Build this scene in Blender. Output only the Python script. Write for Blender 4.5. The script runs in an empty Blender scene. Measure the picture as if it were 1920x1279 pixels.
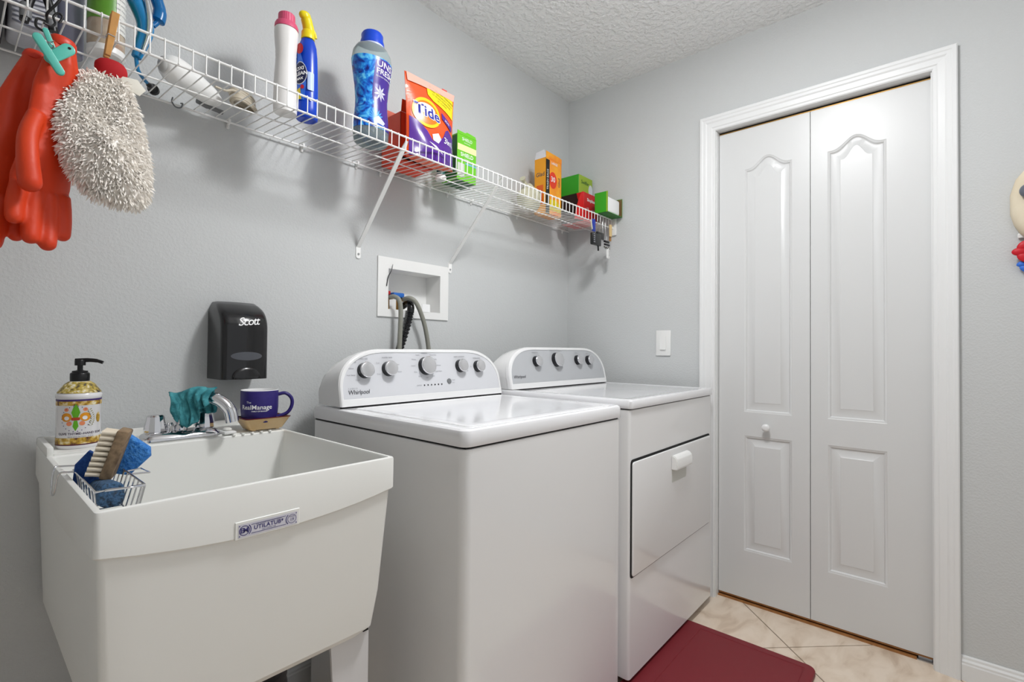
import bpy, bmesh, math, random
from math import pi, sin, cos, radians
from mathutils import Vector, Matrix
random.seed(7)
sc = bpy.context.scene
COL = sc.collection
V = Vector

# ------------------------------------------------------------------ camera, world, lights, exposure
def rotm(yaw, pitch, roll):
    y, p, r = map(radians, (yaw, pitch, roll))
    F = V((cos(p)*cos(y), cos(p)*sin(y), sin(p)))
    R0 = V((sin(y), -cos(y), 0)); U0 = R0.cross(F)
    R = R0*cos(r) + U0*sin(r); U = R.cross(F)
    m = Matrix.Identity(4)
    for i in range(3):
        m[i][0] = R[i]; m[i][1] = U[i]; m[i][2] = -F[i]
    return m
cd = bpy.data.cameras.new('camera'); cam = bpy.data.objects.new('camera', cd); COL.objects.link(cam)
cd.sensor_width = 36.0; cd.lens = 922.1*36/1920; cd.clip_start = 0.02
cam.matrix_world = Matrix.Translation((-2.2213, -1.5393, 1.0742)) @ rotm(41.13, 0.919, 0.523)
sc.camera = cam
sc.view_settings.view_transform = 'Standard'; sc.view_settings.look = 'None'
sc.view_settings.gamma = 1.0; sc.view_settings.use_curve_mapping = False
sc.view_settings.exposure = -0.15
w = bpy.data.worlds.new('world'); sc.world = w; w.use_nodes = True
w.node_tree.nodes['Background'].inputs[0].default_value = (0.9, 0.95, 1.0, 1)
w.node_tree.nodes['Background'].inputs[1].default_value = 0.1
def area(name, loc, rot, sx, sy, power, color, shape='RECTANGLE'):
    l = bpy.data.lights.new(name, 'AREA'); l.shape = shape; l.size = sx
    if shape == 'RECTANGLE': l.size_y = sy
    l.energy = power; l.color = color
    o = bpy.data.objects.new(name, l); COL.objects.link(o); o.location = loc; o.rotation_euler = rot
    return o
def bulb(name, loc, r, power, color):
    l = bpy.data.lights.new(name, 'POINT'); l.shadow_soft_size = r; l.energy = power; l.color = color
    o = bpy.data.objects.new(name, l); COL.objects.link(o); o.location = loc
    return o
LAMP = (0.985, 0.992, 1.0)
area('ceiling_lamp_light', (-1.15, -1.15, 2.40), (0, 0, 0), 0.26, 0.26, 17.8, LAMP, 'DISK')
bulb('ceiling_lamp_glow', (-1.15, -1.15, 2.28), 0.13, 15, LAMP)
bulb('rear_ceiling_lamp_glow', (-1.35, -1.95, 2.28), 0.13, 6, LAMP)
area('rear_fill_light', (-1.75, -2.68, 1.15), (radians(90), 0, 0), 1.9, 2.0, 6.5, (0.96, 0.98, 1.0))  # added soft fill in an assumed opening behind the camera

# ------------------------------------------------------------------ helpers
def lin(c):
    return tuple((x/12.92 if x <= 0.04045 else ((x+0.055)/1.055)**2.4) for x in (v/255 for v in c)) + (1,)
MATS = {}
def mat(name, col, rough=0.5, metal=0.0, bump=None, var=None, trans=0.0, coat=0.0, spec=0.5, ior=1.45, sub=0.0, dist=0.001):
    if name in MATS: return MATS[name]
    m = bpy.data.materials.new(name); m.use_nodes = True; MATS[name] = m
    nt = m.node_tree; b = nt.nodes['Principled BSDF']
    b.inputs['Base Color'].default_value = lin(col); b.inputs['Roughness'].default_value = rough
    b.inputs['Metallic'].default_value = metal; b.inputs['Transmission Weight'].default_value = trans
    b.inputs['Coat Weight'].default_value = coat; b.inputs['Coat Roughness'].default_value = 0.08
    b.inputs['Specular IOR Level'].default_value = spec; b.inputs['IOR'].default_value = ior
    tc = nt.nodes.new('ShaderNodeTexCoord')
    if bump:
        n = nt.nodes.new('ShaderNodeTexNoise'); n.inputs['Scale'].default_value = bump[0]; n.inputs['Detail'].default_value = 4
        bp = nt.nodes.new('ShaderNodeBump'); bp.inputs['Strength'].default_value = bump[1]; bp.inputs['Distance'].default_value = dist
        nt.links.new(tc.outputs['Object'], n.inputs['Vector']); nt.links.new(n.outputs['Fac'], bp.inputs['Height'])
        nt.links.new(bp.outputs['Normal'], b.inputs['Normal'])
    if var:
        n = nt.nodes.new('ShaderNodeTexNoise'); n.inputs['Scale'].default_value = var[0]; n.inputs['Detail'].default_value = 5
        cr = nt.nodes.new('ShaderNodeValToRGB')
        nt.links.new(tc.outputs['Object'], n.inputs['Vector']); nt.links.new(n.outputs['Fac'], cr.inputs['Fac'])
        cols = [col] + list(var[1]); k = len(cols)
        e = cr.color_ramp.elements
        e[0].position = 0.32; e[0].color = lin(cols[0]); e[1].position = 0.68; e[1].color = lin(cols[-1])
        for i in range(1, k-1):
            x = e.new(0.32+0.36*i/(k-1)); x.color = lin(cols[i])
        nt.links.new(cr.outputs['Color'], b.inputs['Base Color'])
    return m

class G:
    """collects shapes in world coordinates and links them as one mesh object"""
    def __init__(s): s.bm = bmesh.new()
    def merge(s, b2):
        me = bpy.data.meshes.new('t'); b2.to_mesh(me); b2.free(); s.bm.from_mesh(me); bpy.data.meshes.remove(me); return s
    def box(s, lo, hi, bev=0.0, seg=2, M=None, edges=None):
        b = bmesh.new(); bmesh.ops.create_cube(b, size=1)
        for v in b.verts:
            v.co = V([(lo[i]+hi[i])/2 + v.co[i]*(hi[i]-lo[i]) for i in range(3)])
        if bev > 0:
            es = [e for e in b.edges if edges is None or edges(e)]
            bmesh.ops.bevel(b, geom=es, offset=bev, segments=seg, profile=0.5, affect='EDGES', clamp_overlap=True)
        if M: bmesh.ops.transform(b, matrix=M, verts=b.verts)
        return s.merge(b)
    def loft(s, rings, closed=True, cap=True):
        b = s.bm; R = [[b.verts.new(p) for p in r] for r in rings]; n = len(R[0])
        for a, c in zip(R, R[1:]):
            for i in range(n if closed else n-1):
                j = (i+1) % n
                try: b.faces.new((a[i], a[j], c[j], c[i]))
                except ValueError: pass
        if cap and closed:
            for r in (R[0][::-1], R[-1]):
                try: b.faces.new(r)
                except ValueError: pass
        return s
    def tube(s, pts, r, seg=8, cap=True, flat=None):
        pts = [V(p) for p in pts]; n = len(pts); rings = []
        rr = list(r) if isinstance(r, (list, tuple)) else [r]*n
        if len(rr) != n:                       # resample the radii along the path
            k = len(rr); rr = [rr[int(i*(k-1)/(n-1))]*(1-(i*(k-1)/(n-1)) % 1) + rr[min(k-1, int(i*(k-1)/(n-1))+1)]*((i*(k-1)/(n-1)) % 1) for i in range(n)]
        up = V((0, 0, 1)); prev = None
        for i, p in enumerate(pts):
            t = (pts[min(i+1, n-1)]-pts[max(i-1, 0)]).normalized()
            if prev is None:
                a = t.cross(up if abs(t.z) < 0.95 else V((1, 0, 0))).normalized()
            else:
                a = (prev - t*prev.dot(t)).normalized()
            prev = a; b = t.cross(a)
            f = flat or 1.0
            rings.append([p + (a*cos(2*pi*k/seg) + b*f*sin(2*pi*k/seg))*rr[i] for k in range(seg)])
        return s.loft(rings, True, cap)
    def lathe(s, prof, c=(0, 0, 0), seg=32, sx=1.0, sy=1.0, M=None, cap=True):
        rings = []
        for r, z in prof:
            rg = [V((r*cos(2*pi*k/seg)*sx, r*sin(2*pi*k/seg)*sy, z)) for k in range(seg)]
            if M: rg = [M @ p for p in rg]
            rings.append([p + V(c) for p in rg])
        return s.loft(rings, True, cap)
    def cyl(s, p, q, r, r2=None, seg=20):
        return s.tube([p, q], [r, r if r2 is None else r2], seg)
    def ell(s, c, r, seg=16, M=None):
        b = bmesh.new(); bmesh.ops.create_uvsphere(b, u_segments=seg, v_segments=max(6, seg*2//3), radius=1)
        for v in b.verts:
            p = V((v.co.x*r[0], v.co.y*r[1], v.co.z*r[2]))
            if M: p = M @ p
            v.co = p + V(c)
        return s.merge(b)
    def prism(s, poly, fn, a, b, bev=0.0, seg=2):
        """poly of 2-d points, fn(u, v, d) -> 3-d, extruded from depth a to b"""
        q = bmesh.new()
        A = [q.verts.new(fn(u, v, a)) for u, v in poly]; B = [q.verts.new(fn(u, v, b)) for u, v in poly]
        n = len(poly); q.faces.new(A); q.faces.new(B[::-1])
        for i in range(n): q.faces.new((A[i], A[(i+1) % n], B[(i+1) % n], B[i])[::-1])
        bmesh.ops.recalc_face_normals(q, faces=q.faces)
        if bev > 0:
            es = [e for e in q.edges if (e.verts[0] in A) == (e.verts[1] in A)]
            bmesh.ops.bevel(q, geom=es, offset=bev, segments=seg, profile=0.5, affect='EDGES', clamp_overlap=True)
        return s.merge(q)
    def make(s, name, m, parent=None, smooth=35, label=None, kind=None, recalc=True, **kw):
        if recalc: bmesh.ops.recalc_face_normals(s.bm, faces=s.bm.faces)
        me = bpy.data.meshes.new(name); s.bm.to_mesh(me); s.bm.free()
        return link(name, me, m, parent, smooth, label, kind, **kw)
def rootloc(o):
    while o.parent: o = o.parent
    return V(o.get('_loc', (0, 0, 0)))
def link(name, me, m, parent=None, smooth=35, label=None, kind=None, cat=None, group=None, origin=None):
    o = bpy.data.objects.new(name, me); COL.objects.link(o)
    ms = m if isinstance(m, (list, tuple)) else [m]
    for x in ms:
        if x and len(me.materials) < len(ms): me.materials.append(x)
    if parent is not None:
        L = rootloc(parent); me.transform(Matrix.Translation(-L)); o.parent = parent
    else:
        if origin is None:
            xs = [v.co for v in me.vertices]
            origin = V(((min(p.x for p in xs)+max(p.x for p in xs))/2, (min(p.y for p in xs)+max(p.y for p in xs))/2, min(p.z for p in xs)))
        me.transform(Matrix.Translation(-V(origin))); o.location = origin; o['_loc'] = tuple(origin)
    if smooth:
        me.shade_smooth(); me.set_sharp_from_angle(angle=radians(smooth))
    if label: o['label'] = label
    if kind: o['kind'] = kind
    if cat: o['category'] = cat
    if group: o['group'] = group
    return o
def thing(name, label, cat, loc, group=None, kind=None):
    o = bpy.data.objects.new(name, None); COL.objects.link(o); o.location = loc; o['_loc'] = tuple(loc)
    o.empty_display_size = 0.05
    if label: o['label'] = label
    if cat: o['category'] = cat
    if group: o['group'] = group
    if kind: o['kind'] = kind
    return o
def evalmesh(o):
    dg = bpy.context.evaluated_depsgraph_get(); dg.update()
    return bpy.data.meshes.new_from_object(o.evaluated_get(dg))
def text(body, size, fn, m, parent, name='lettering', off=0.0006, shear=0.0, bold=0.0, align='CENTER', spacing=1.0, label=None):
    c = bpy.data.curves.new('t', 'FONT'); c.body = body; c.size = size; c.align_x = align; c.align_y = 'CENTER'
    c.shear = shear; c.offset = bold; c.space_character = spacing; c.resolution_u = 3
    o = bpy.data.objects.new('t', c); COL.objects.link(o)
    me = evalmesh(o); bpy.data.objects.remove(o); bpy.data.curves.remove(c)
    for v in me.vertices: v.co = fn(v.co.x, v.co.y, off)
    me.materials.clear()
    return link(name, me, m, parent, 0, label)
def decal(polys, fn, m, parent, name='print', off=0.0004, cut=0.0, label=None, thick=0.0):
    b = bmesh.new()
    for poly in polys:
        vs = [b.verts.new((u, v, 0)) for u, v in poly]
        f = b.faces.new(vs)
    bmesh.ops.triangulate(b, faces=b.faces)
    if cut:                                    # split every triangle into four until the edges are short
        for _ in range(5):
            if max(e.calc_length() for e in b.edges) <= cut*1.5: break
            bmesh.ops.subdivide_edges(b, edges=b.edges[:], cuts=1, use_grid_fill=True)
        bmesh.ops.triangulate(b, faces=b.faces)
    for v in b.verts: v.co = fn(v.co.x, v.co.y, off)
    me = bpy.data.meshes.new(name); b.to_mesh(me); b.free()
    return link(name, me, m, parent, 0, label)
def circ(cx, cy, r, n=20, ry=None, a0=0, a1=2*pi):
    ry = r if ry is None else ry; k = n if a1-a0 >= 2*pi-1e-6 else n-1
    return [(cx+r*cos(a0+(a1-a0)*i/k), cy+ry*sin(a0+(a1-a0)*i/k)) for i in range(n)]
def rect(x0, y0, x1, y1): return [(x0, y0), (x1, y0), (x1, y1), (x0, y1)]
def rrect(x0, y0, x1, y1, r, n=5):
    o = []
    for cx, cy, a in ((x1-r, y0+r, -90), (x1-r, y1-r, 0), (x0+r, y1-r, 90), (x0+r, y0+r, 180)):
        o += [(cx+r*cos(radians(a+90*i/(n-1))), cy+r*sin(radians(a+90*i/(n-1)))) for i in range(n)]
    return o
def ring2(cx, cy, r0, r1, n=20, ry=1.0):
    """annulus as quads"""
    o = []
    for i in range(n):
        a, b = 2*pi*i/n, 2*pi*(i+1)/n
        o.append([(cx+r0*cos(a), cy+r0*ry*sin(a)), (cx+r1*cos(a), cy+r1*ry*sin(a)), (cx+r1*cos(b), cy+r1*ry*sin(b)), (cx+r0*cos(b), cy+r0*ry*sin(b))])
    return o
def smooth_path(pts, n=6):
    pts = [V(p) for p in pts]; P = [pts[0]*2-pts[1]] + pts + [pts[-1]*2-pts[-2]]; out = []
    for i in range(1, len(P)-2):
        for k in range(n):
            t = k/n; a, b, c, d = P[i-1:i+3]
            out.append(0.5*((2*b)+(c-a)*t+(2*a-5*b+4*c-d)*t*t+(-a+3*b-3*c+d)*t**3))
    out.append(pts[-1]); return out
def blob(g, voxel=0.004, it=6, fac=0.5):
    """union of the overlapping shapes in g as one smooth skin, returns a mesh"""
    bmesh.ops.recalc_face_normals(g.bm, faces=g.bm.faces)
    me = bpy.data.meshes.new('b'); g.bm.to_mesh(me); g.bm.free()
    o = bpy.data.objects.new('b', me); COL.objects.link(o)
    r = o.modifiers.new('r', 'REMESH'); r.mode = 'VOXEL'; r.voxel_size = voxel
    s = o.modifiers.new('s', 'SMOOTH'); s.iterations = it; s.factor = fac
    m2 = evalmesh(o); bpy.data.objects.remove(o); bpy.data.meshes.remove(me); return m2
def front(x0=0, z0=0, y0=0):      # plane facing -y: u -> x, v -> z, d -> towards the viewer
    return lambda u, v, d: V((x0+u, y0-d, z0+v))
def side(x0=0, y0=0, z0=0):       # plane facing -x: u runs towards -y
    return lambda u, v, d: V((x0-d, y0-u, z0+v))
def cylmap(cx, cy, cz, r, a0, sx=1.0, sy=1.0):   # label round a bottle, a0 = facing angle
    def f(u, v, d):
        rr = r(v) if callable(r) else r
        a = a0 + u/ (r(0) if callable(r) else r)
        return V((cx+(rr+d)*cos(a)*sx, cy+(rr+d)*sin(a)*sy, cz+v))
    return f

# ------------------------------------------------------------------ materials
def m_wall(name, col, sc1, st, dist):
    m = mat(name, col, 0.75, spec=0.3)
    nt = m.node_tree; b = nt.nodes['Principled BSDF']
    tc = nt.nodes.new('ShaderNodeTexCoord')
    n1 = nt.nodes.new('ShaderNodeTexNoise'); n1.inputs['Scale'].default_value = sc1; n1.inputs['Detail'].default_value = 3
    rp = nt.nodes.new('ShaderNodeValToRGB'); rp.color_ramp.elements[0].position = 0.42; rp.color_ramp.elements[1].position = 0.62
    bp = nt.nodes.new('ShaderNodeBump'); bp.inputs['Strength'].default_value = st; bp.inputs['Distance'].default_value = dist
    nt.links.new(tc.outputs['Object'], n1.inputs['Vector']); nt.links.new(n1.outputs['Fac'], rp.inputs['Fac'])
    nt.links.new(rp.outputs['Color'], bp.inputs['Height']); nt.links.new(bp.outputs['Normal'], b.inputs['Normal'])
    return m
WALL = m_wall('wall_paint', (203, 205, 205), 160, 0.28, 0.0012)
CEIL = m_wall('ceiling_texture', (240, 241, 241), 42, 0.75, 0.005)
TRIM = mat('trim_paint', (232, 233, 233), 0.3, bump=(60, 0.05))
DOOR = mat('door_paint', (217, 218, 218), 0.33, bump=(40, 0.06))
ENAM = mat('white_enamel', (236, 236, 236), 0.16, coat=0.4)
ENAMT = mat('white_enamel_top', (238, 238, 240), 0.12, coat=0.5)
PLW = mat('white_plastic', (236, 236, 234), 0.35)
TUB = mat('tub_plastic', (238, 238, 234), 0.38, bump=(14, 0.04), dist=0.004)
DARK = mat('gap_dark', (20, 20, 20), 0.8)
WIRE = mat('white_vinyl_wire', (242, 242, 240), 0.35)
CHROME = mat('chrome', (225, 225, 228), 0.08, 1.0)
STEEL = mat('brushed_steel', (190, 190, 192), 0.3, 1.0)
BLK = mat('black_plastic', (18, 18, 20), 0.35)
BLKG = mat('black_gloss', (24, 24, 26), 0.22, coat=0.3)
GREYP = mat('grey_plastic', (120, 122, 124), 0.4)
WOOD = mat('raw_wood', (150, 100, 55), 0.7, var=(30, [(172, 120, 70)]))
BRASS = mat('brass', (190, 150, 90), 0.35, 1.0)
WHT = mat('white_print', (245, 245, 245), 0.5)
DKP = mat('dark_print', (70, 70, 76), 0.5)
LTP = mat('light_grey_print', (150, 150, 156), 0.5)

# ------------------------------------------------------------------ the room
XL, YF, H = -3.3, -2.7, 2.4316
def wall_with_holes(name, mapf, u0, u1, v0, v1, holes, thick, m):
    """wall slab with rectangular holes: cells between the hole edges"""
    us = sorted({u0, u1, *[h[0] for h in holes], *[h[2] for h in holes]}); vs = sorted({v0, v1, *[h[1] for h in holes], *[h[3] for h in holes]})
    b = bmesh.new(); cache = {}
    def vt(u, v, d):
        k = (u, v, d)
        if k not in cache: cache[k] = b.verts.new(mapf(u, v, d))
        return cache[k]
    solid = lambda i, j: 0 <= i < len(us)-1 and 0 <= j < len(vs)-1 and not any(h[0] <= us[i] and us[i+1] <= h[2] and h[1] <= vs[j] and vs[j+1] <= h[3] for h in holes)
    for i in range(len(us)-1):
        for j in range(len(vs)-1):
            if not solid(i, j): continue
            a, c, d, e = us[i], us[i+1], vs[j], vs[j+1]
            b.faces.new([vt(a, d, 0), vt(c, d, 0), vt(c, e, 0), vt(a, e, 0)])
            b.faces.new([vt(a, e, -thick), vt(c, e, -thick), vt(c, d, -thick), vt(a, d, -thick)])
            for (p, q, ok) in (((a, d), (c, d), solid(i, j-1)), ((c, d), (c, e), solid(i+1, j)), ((c, e), (a, e), solid(i, j+1)), ((a, e), (a, d), solid(i-1, j))):
                if not ok: b.faces.new([vt(*q, 0), vt(*p, 0), vt(*p, -thick), vt(*q, -thick)])
    g = G(); g.bm = b
    return g.make(name, m, None, 0, kind='structure')
wall_with_holes('wall_back', front(), XL-0.1, 0.0, 0, H, [(-1.163, 1.214, -0.909, 1.370)], 0.12, WALL)
wall_with_holes('wall_right', side(), -0.12, 2.8, 0, H, [(0.79, 0.0, 1.5185, 2.052)], 0.11, WALL)
G().box((XL-0.1, YF, 0), (XL, -0.0001, H)).make('wall_left', WALL, kind='structure', smooth=0)
wall_with_holes('wall_front', lambda u, v, d: V((u, YF+d, v)), XL-0.1, 0, 0, H, [(-2.7, 0.0, -0.8, 2.15)], 0.12, WALL)
G().box((XL-0.1, YF-0.12, H), (0.11, 0.12, H+0.1)).make('ceiling', CEIL, kind='structure', smooth=0)

# floor: diagonal ceramic tiles, each its own piece, over a grout bed
m = mat('floor_tile', (196, 176, 156), 0.42, bump=(30, 0.1))
nt = m.node_tree; b = nt.nodes['Principled BSDF']; tc = nt.nodes.new('ShaderNodeTexCoord')
mp = nt.nodes.new('ShaderNodeMapping'); mp.inputs['Scale'].default_value = (3, 7, 5); mp.inputs['Rotation'].default_value = (0, 0, 0.75)
n1 = nt.nodes.new('ShaderNodeTexNoise'); n1.inputs['Scale'].default_value = 2.2; n1.inputs['Detail'].default_value = 8; n1.inputs['Distortion'].default_value = 0.8
cr = nt.nodes.new('ShaderNodeValToRGB'); e = cr.color_ramp.elements
e[0].position = 0.3; e[0].color = lin((202, 180, 158)); e[1].position = 0.62; e[1].color = lin((232, 216, 198)); x = e.new(0.45); x.color = lin((222, 204, 184))
nt.links.new(tc.outputs['Object'], mp.inputs['Vector']); nt.links.new(mp.outputs['Vector'], n1.inputs['Vector'])
nt.links.new(n1.outputs['Fac'], cr.inputs['Fac']); nt.links.new(cr.outputs['Color'], b.inputs['Base Color'])
TILE = m
GROUT = mat('grout', (128, 112, 98), 0.9, bump=(200, 0.3))
fl = G().box((XL-0.1, YF-0.12, -0.1), (0.11, 0.12, -0.003)).make('floor', GROUT, None, 0, kind='structure', origin=(0, 0, 0))
def clip(poly, ax, val, keep):
    out = []
    for i in range(len(poly)):
        a, c = poly[i], poly[(i+1) % len(poly)]; ia, ic = keep*(a[ax]-val) >= 0, keep*(c[ax]-val) >= 0
        if ia: out.append(a)
        if ia != ic:
            t = (val-a[ax])/(c[ax]-a[ax]); out.append((a[0]+(c[0]-a[0])*t, a[1]+(c[1]-a[1])*t))
    return out
S = 0.4572; gp = 0.0022
ang = radians(44.5); ea = V((-cos(ang), -sin(ang))); eb = V((sin(ang), -cos(ang)))
for i in range(-8, 9):
    for j in range(-8, 9):
        o = V((-0.196, -1.118)) + ea*S*i + eb*S*j
        q = [o+ea*gp+eb*gp, o+ea*(S-gp)+eb*gp, o+ea*(S-gp)+eb*(S-gp), o+ea*gp+eb*(S-gp)]
        q = [(p.x, p.y) for p in q]
        for ax, val, k in ((0, XL, 1), (0, 0.06, -1), (1, YF, 1), (1, -0.001, -1)):
            if q: q = clip(q, ax, val, k)
        if len(q) < 3: continue
        ar = abs(sum(q[a][0]*q[(a+1) % len(q)][1]-q[(a+1) % len(q)][0]*q[a][1] for a in range(len(q))))/2
        if ar < 0.0005: continue
        G().prism(q, lambda u, v, d: V((u, v, d)), -0.008, 0.0).make('tile', TILE, fl, 0)

# door casing (three mitred pieces), jamb, baseboard
PROF = [(0, 0.0), (0, 0.009), (0.004, 0.012), (0.012, 0.012), (0.016, 0.0145), (0.034, 0.0155), (0.040, 0.0185), (0.050, 0.0185), (0.054, 0.0205), (0.063, 0.0205), (0.0665, 0.0175), (0.0665, 0.0)]
YI0, YI1, ZI = -0.7905, -1.5175, 2.047
tr = thing('trim_1', None, None, (0, YI0, 0), kind='structure')
for (yi, sg) in ((YI0, 1), (YI1, -1)):
    G().loft([[V((-t-0.0003, yi+sg*w_, z0 if z0 == 0 else ZI+w_)) for w_, t in PROF] for z0 in (0, 1)]).make('casing_side', TRIM, tr, 20)
G().loft([[V((-t-0.0003, (YI0+w_) if s_ else (YI1-w_), ZI+w_)) for w_, t in PROF] for s_ in (1, 0)]).make('casing_head', TRIM, tr, 20)
jb = thing('trim_2', None, None, (0.05, YI0, 0), kind='structure')
G().box((0.0, YI0-0.0, 0), (0.11, YI0+0.0003, 2.052)).box((0.0, YI0-0.003, 0), (0.11, YI0-0.0003, 2.047)).make('jamb_side', TRIM, jb, 0)
G().box((0.0, YI1+0.0003, 0), (0.11, YI1+0.003, 2.047)).make('jamb_side', TRIM, jb, 0)
G().box((0.0, YI1, 2.047), (0.11, YI0, 2.0515)).make('jamb_head', TRIM, jb, 0)
G().box((0.11, -1.75, 0), (0.13, -0.55, 2.3)).make('closet_light_block', WALL, kind='structure', smooth=0)  # unseen board behind the door leaves, added to stop light leaking in
BB = [(0, 0), (0.013, 0), (0.013, 0.052), (0.011, 0.056), (0.011, 0.062), (0.0065, 0.068), (0.006, 0.075), (0.003, 0.079), (0, 0.079)]
G().loft([[V((-t-0.0002, y, z)) for t, z in BB] for y in (-1.5845, YF+0.0002)]).make('baseboard_right', TRIM, None, 20, kind='structure')
G().loft([[V((x, -t-0.0002, z)) for t, z in BB] for x in (XL+0.0002, -0.0002)]).make('baseboard_back', TRIM, None, 20, kind='structure')

# bifold door: two leaves with arched raised panels
dr = thing('door_1', None, None, (0.03, -1.15, 0), kind='structure')
def leaf(ya, yb, pa, pb, z0, z1):
    N = 26; X0, X1 = 0.03, 0.062
    arch = lambda s, h: h*(0.5-0.5*cos(2*pi*min(max((s-0.06)/0.88, 0), 1)))**1.15
    panels = [(0.2225, 0.7125, 0.0), (0.8135, 1.8585, 0.044)]
    b = bmesh.new()
    P = lambda y, z, d=0: b.verts.new((X0+d, y, z))
    def quad(pts): b.faces.new([P(*p) for p in pts])
    ys = [pa+(pb-pa)*i/N for i in range(N+1)]
    cols = [ya]+ys+[yb]
    for za, zb in ((z0, panels[0][0]), (panels[0][1], panels[1][0])):
        for a, c in zip(cols, cols[1:]): quad([(a, za), (c, za), (c, zb), (a, zb)])
    for zb, zt, h in panels:
        quad([(ya, zb), (pa, zb), (pa, zt), (ya, zt)]); quad([(pb, zb), (yb, zb), (yb, zt), (pb, zt)])
    zt = panels[1][1]; quad([(ya, zt), (pa, zt), (pa, z1), (ya, z1)]); quad([(pb, zt), (yb, zt), (yb, z1), (pb, z1)])
    for i in range(N):
        quad([(ys[i], zt+arch(i/N, .044)), (ys[i+1], zt+arch((i+1)/N, .044)), (ys[i+1], z1), (ys[i], z1)])
    sg = 1 if pb > pa else -1
    for zb, zt, h in panels:
        rings = []
        for off, dep in ((0, 0), (0.0035, 0.002), (0.007, 0.0025), (0.011, 0.007), (0.015, 0.0078), (0.040, 0.0025), (0.0425, 0.0008)):
            r = [(pa+sg*off, zb+off, dep), (pb-sg*off, zb+off, dep)]
            for i in range(N+1):
                s = 1-i/N
                r.append((pa+sg*off+(pb-pa-2*sg*off)*s, zt-off+arch(s, h), dep))
            rings.append([P(*p) for p in r])
        n = len(rings[0])
        for A, B in zip(rings, rings[1:]):
            for i in range(n): b.faces.new((A[i], A[(i+1) % n], B[(i+1) % n], B[i]))
        C = rings[-1]; zf = zb+.0425              # the raised field, in columns down to its lower edge
        low = [C[1]]+[P(C[i].co.y, zf, .0008) for i in range(3, n-1)]+[C[0]]
        top = C[2:]
        for i in range(len(top)-1): b.faces.new([top[i], top[i+1], low[i+1], low[i]])
    quad([(ya, z0), (ya, z1), (ya, z1, .032), (ya, z0, .032)]); quad([(yb, z0), (yb, z1), (yb, z1, .032), (yb, z0, .032)])
    quad([(ya, z0), (yb, z0), (yb, z0, .032), (ya, z0, .032)]); quad([(ya, z1), (yb, z1), (yb, z1, .032), (ya, z1, .032)])
    quad([(ya, z0, .032), (yb, z0, .032), (yb, z1, .032), (ya, z1, .032)])
    bmesh.ops.remove_doubles(b, verts=b.verts, dist=0.00005)
    g = G(); g.bm = b
    return g.make('door_leaf', DOOR, dr, 25)
l1 = leaf(-0.7955, -1.1460, -0.9, -1.0825, 0.021, 2.0345)
l2 = leaf(-1.1482, -1.5145, -1.2055, -1.3905, 0.021, 2.0345)
G().box((0.033, -1.5135, 0.0135), (0.060, -0.797, 0.0205)).make('bottom_edge', WOOD, dr, 0, label='bare wooden bottom edge of the bifold door')
G().box((0.026, -1.47, 0.0), (0.075, -0.793, 0.006)).make('threshold', WOOD, dr, 0, label='brown wooden threshold strip')
G().box((0.026, -1.514, 0.0), (0.06, -1.472, 0.004)).box((0.04, -1.512, 0.004), (0.044, -1.474, 0.013)).cyl((0.045, -1.495, 0.0), (0.045, -1.495, 0.0135), 0.004).make('pivot_bracket', STEEL, dr, 30)
G().box((0.035, -1.514, 2.0375), (0.057, -0.795, 2.0465)).make('top_track', mat('track_dark', (50, 44, 38), 0.5, 0.6), dr, 0)
G().box((0.0290, -1.514, 2.0347), (0.034, -0.797, 2.0385)).make('track_edge', BRASS, dr, 0)
kn = G().lathe([(0.0095, 0), (0.0075, 0.003), (0.007, 0.012), (0.0115, 0.017), (0.0155, 0.023), (0.0155, 0.028), (0.012, 0.032), (0.004, 0.0335)],
     (0.0305, -0.991, 0.757), 24, M=Matrix.Rotation(-pi/2, 4, 'Y')).make('door_knob', TRIM, l1, 40)

# light switch
sw = thing('light_switch', 'white rocker light switch plate on the wall left of the door', 'switch', (0, -0.551, 1.05))
sf = side(0, -0.551, 1.1085)
G().prism(rrect(-0.036, -0.0595, 0.036, 0.0595, 0.004), sf, 0.0003, 0.0065, 0.002).make('wall_plate', PLW, sw)
G().prism(rrect(-0.0165, -0.0335, 0.0165, 0.0335, 0.0015), sf, 0.0064, 0.0075).make('rocker_frame', PLW, sw)
g = G(); b = g.bm
g.loft([[sf(-0.0145, -0.031, .007), sf(-0.0145, -0.031, .0125), sf(-0.0145, 0.0, .0085), sf(-0.0145, 0.031, .0095), sf(-0.0145, 0.031, .007)],
        [sf(0.0145, -0.031, .007), sf(0.0145, -0.031, .0125), sf(0.0145, 0.0, .0085), sf(0.0145, 0.031, .0095), sf(0.0145, 0.031, .007)]]).make('rocker', PLW, sw, 15)

# red mat
mm = G().prism(rrect(-1.10, -1.222, -0.293, -0.765, 0.030, 7), lambda u, v, d: V((u, v, d)), 0.0005, 0.019, 0.004)
MATR = mat('mat_red', (124, 33, 42), 0.6, bump=(900, 0.25), dist=0.0004)
mt = thing('floor_mat', 'dark red cushioned floor mat on the tiles in front of the dryer', 'mat', (-0.70, -1.015, 0))
mm.make('pad', MATR, mt, 30)
g = G()
for a, b_ in (((-1.07, -0.846), (-0.325, -0.846)), ((-0.325, -0.846), (-0.325, -1.190)), ((-1.07, -1.190), (-0.325, -1.190))):
    g.tube([(a[0], a[1], 0.0188), (b_[0], b_[1], 0.0188)], 0.0016, 6)
g.make('raised_border', MATR, mt)

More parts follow.
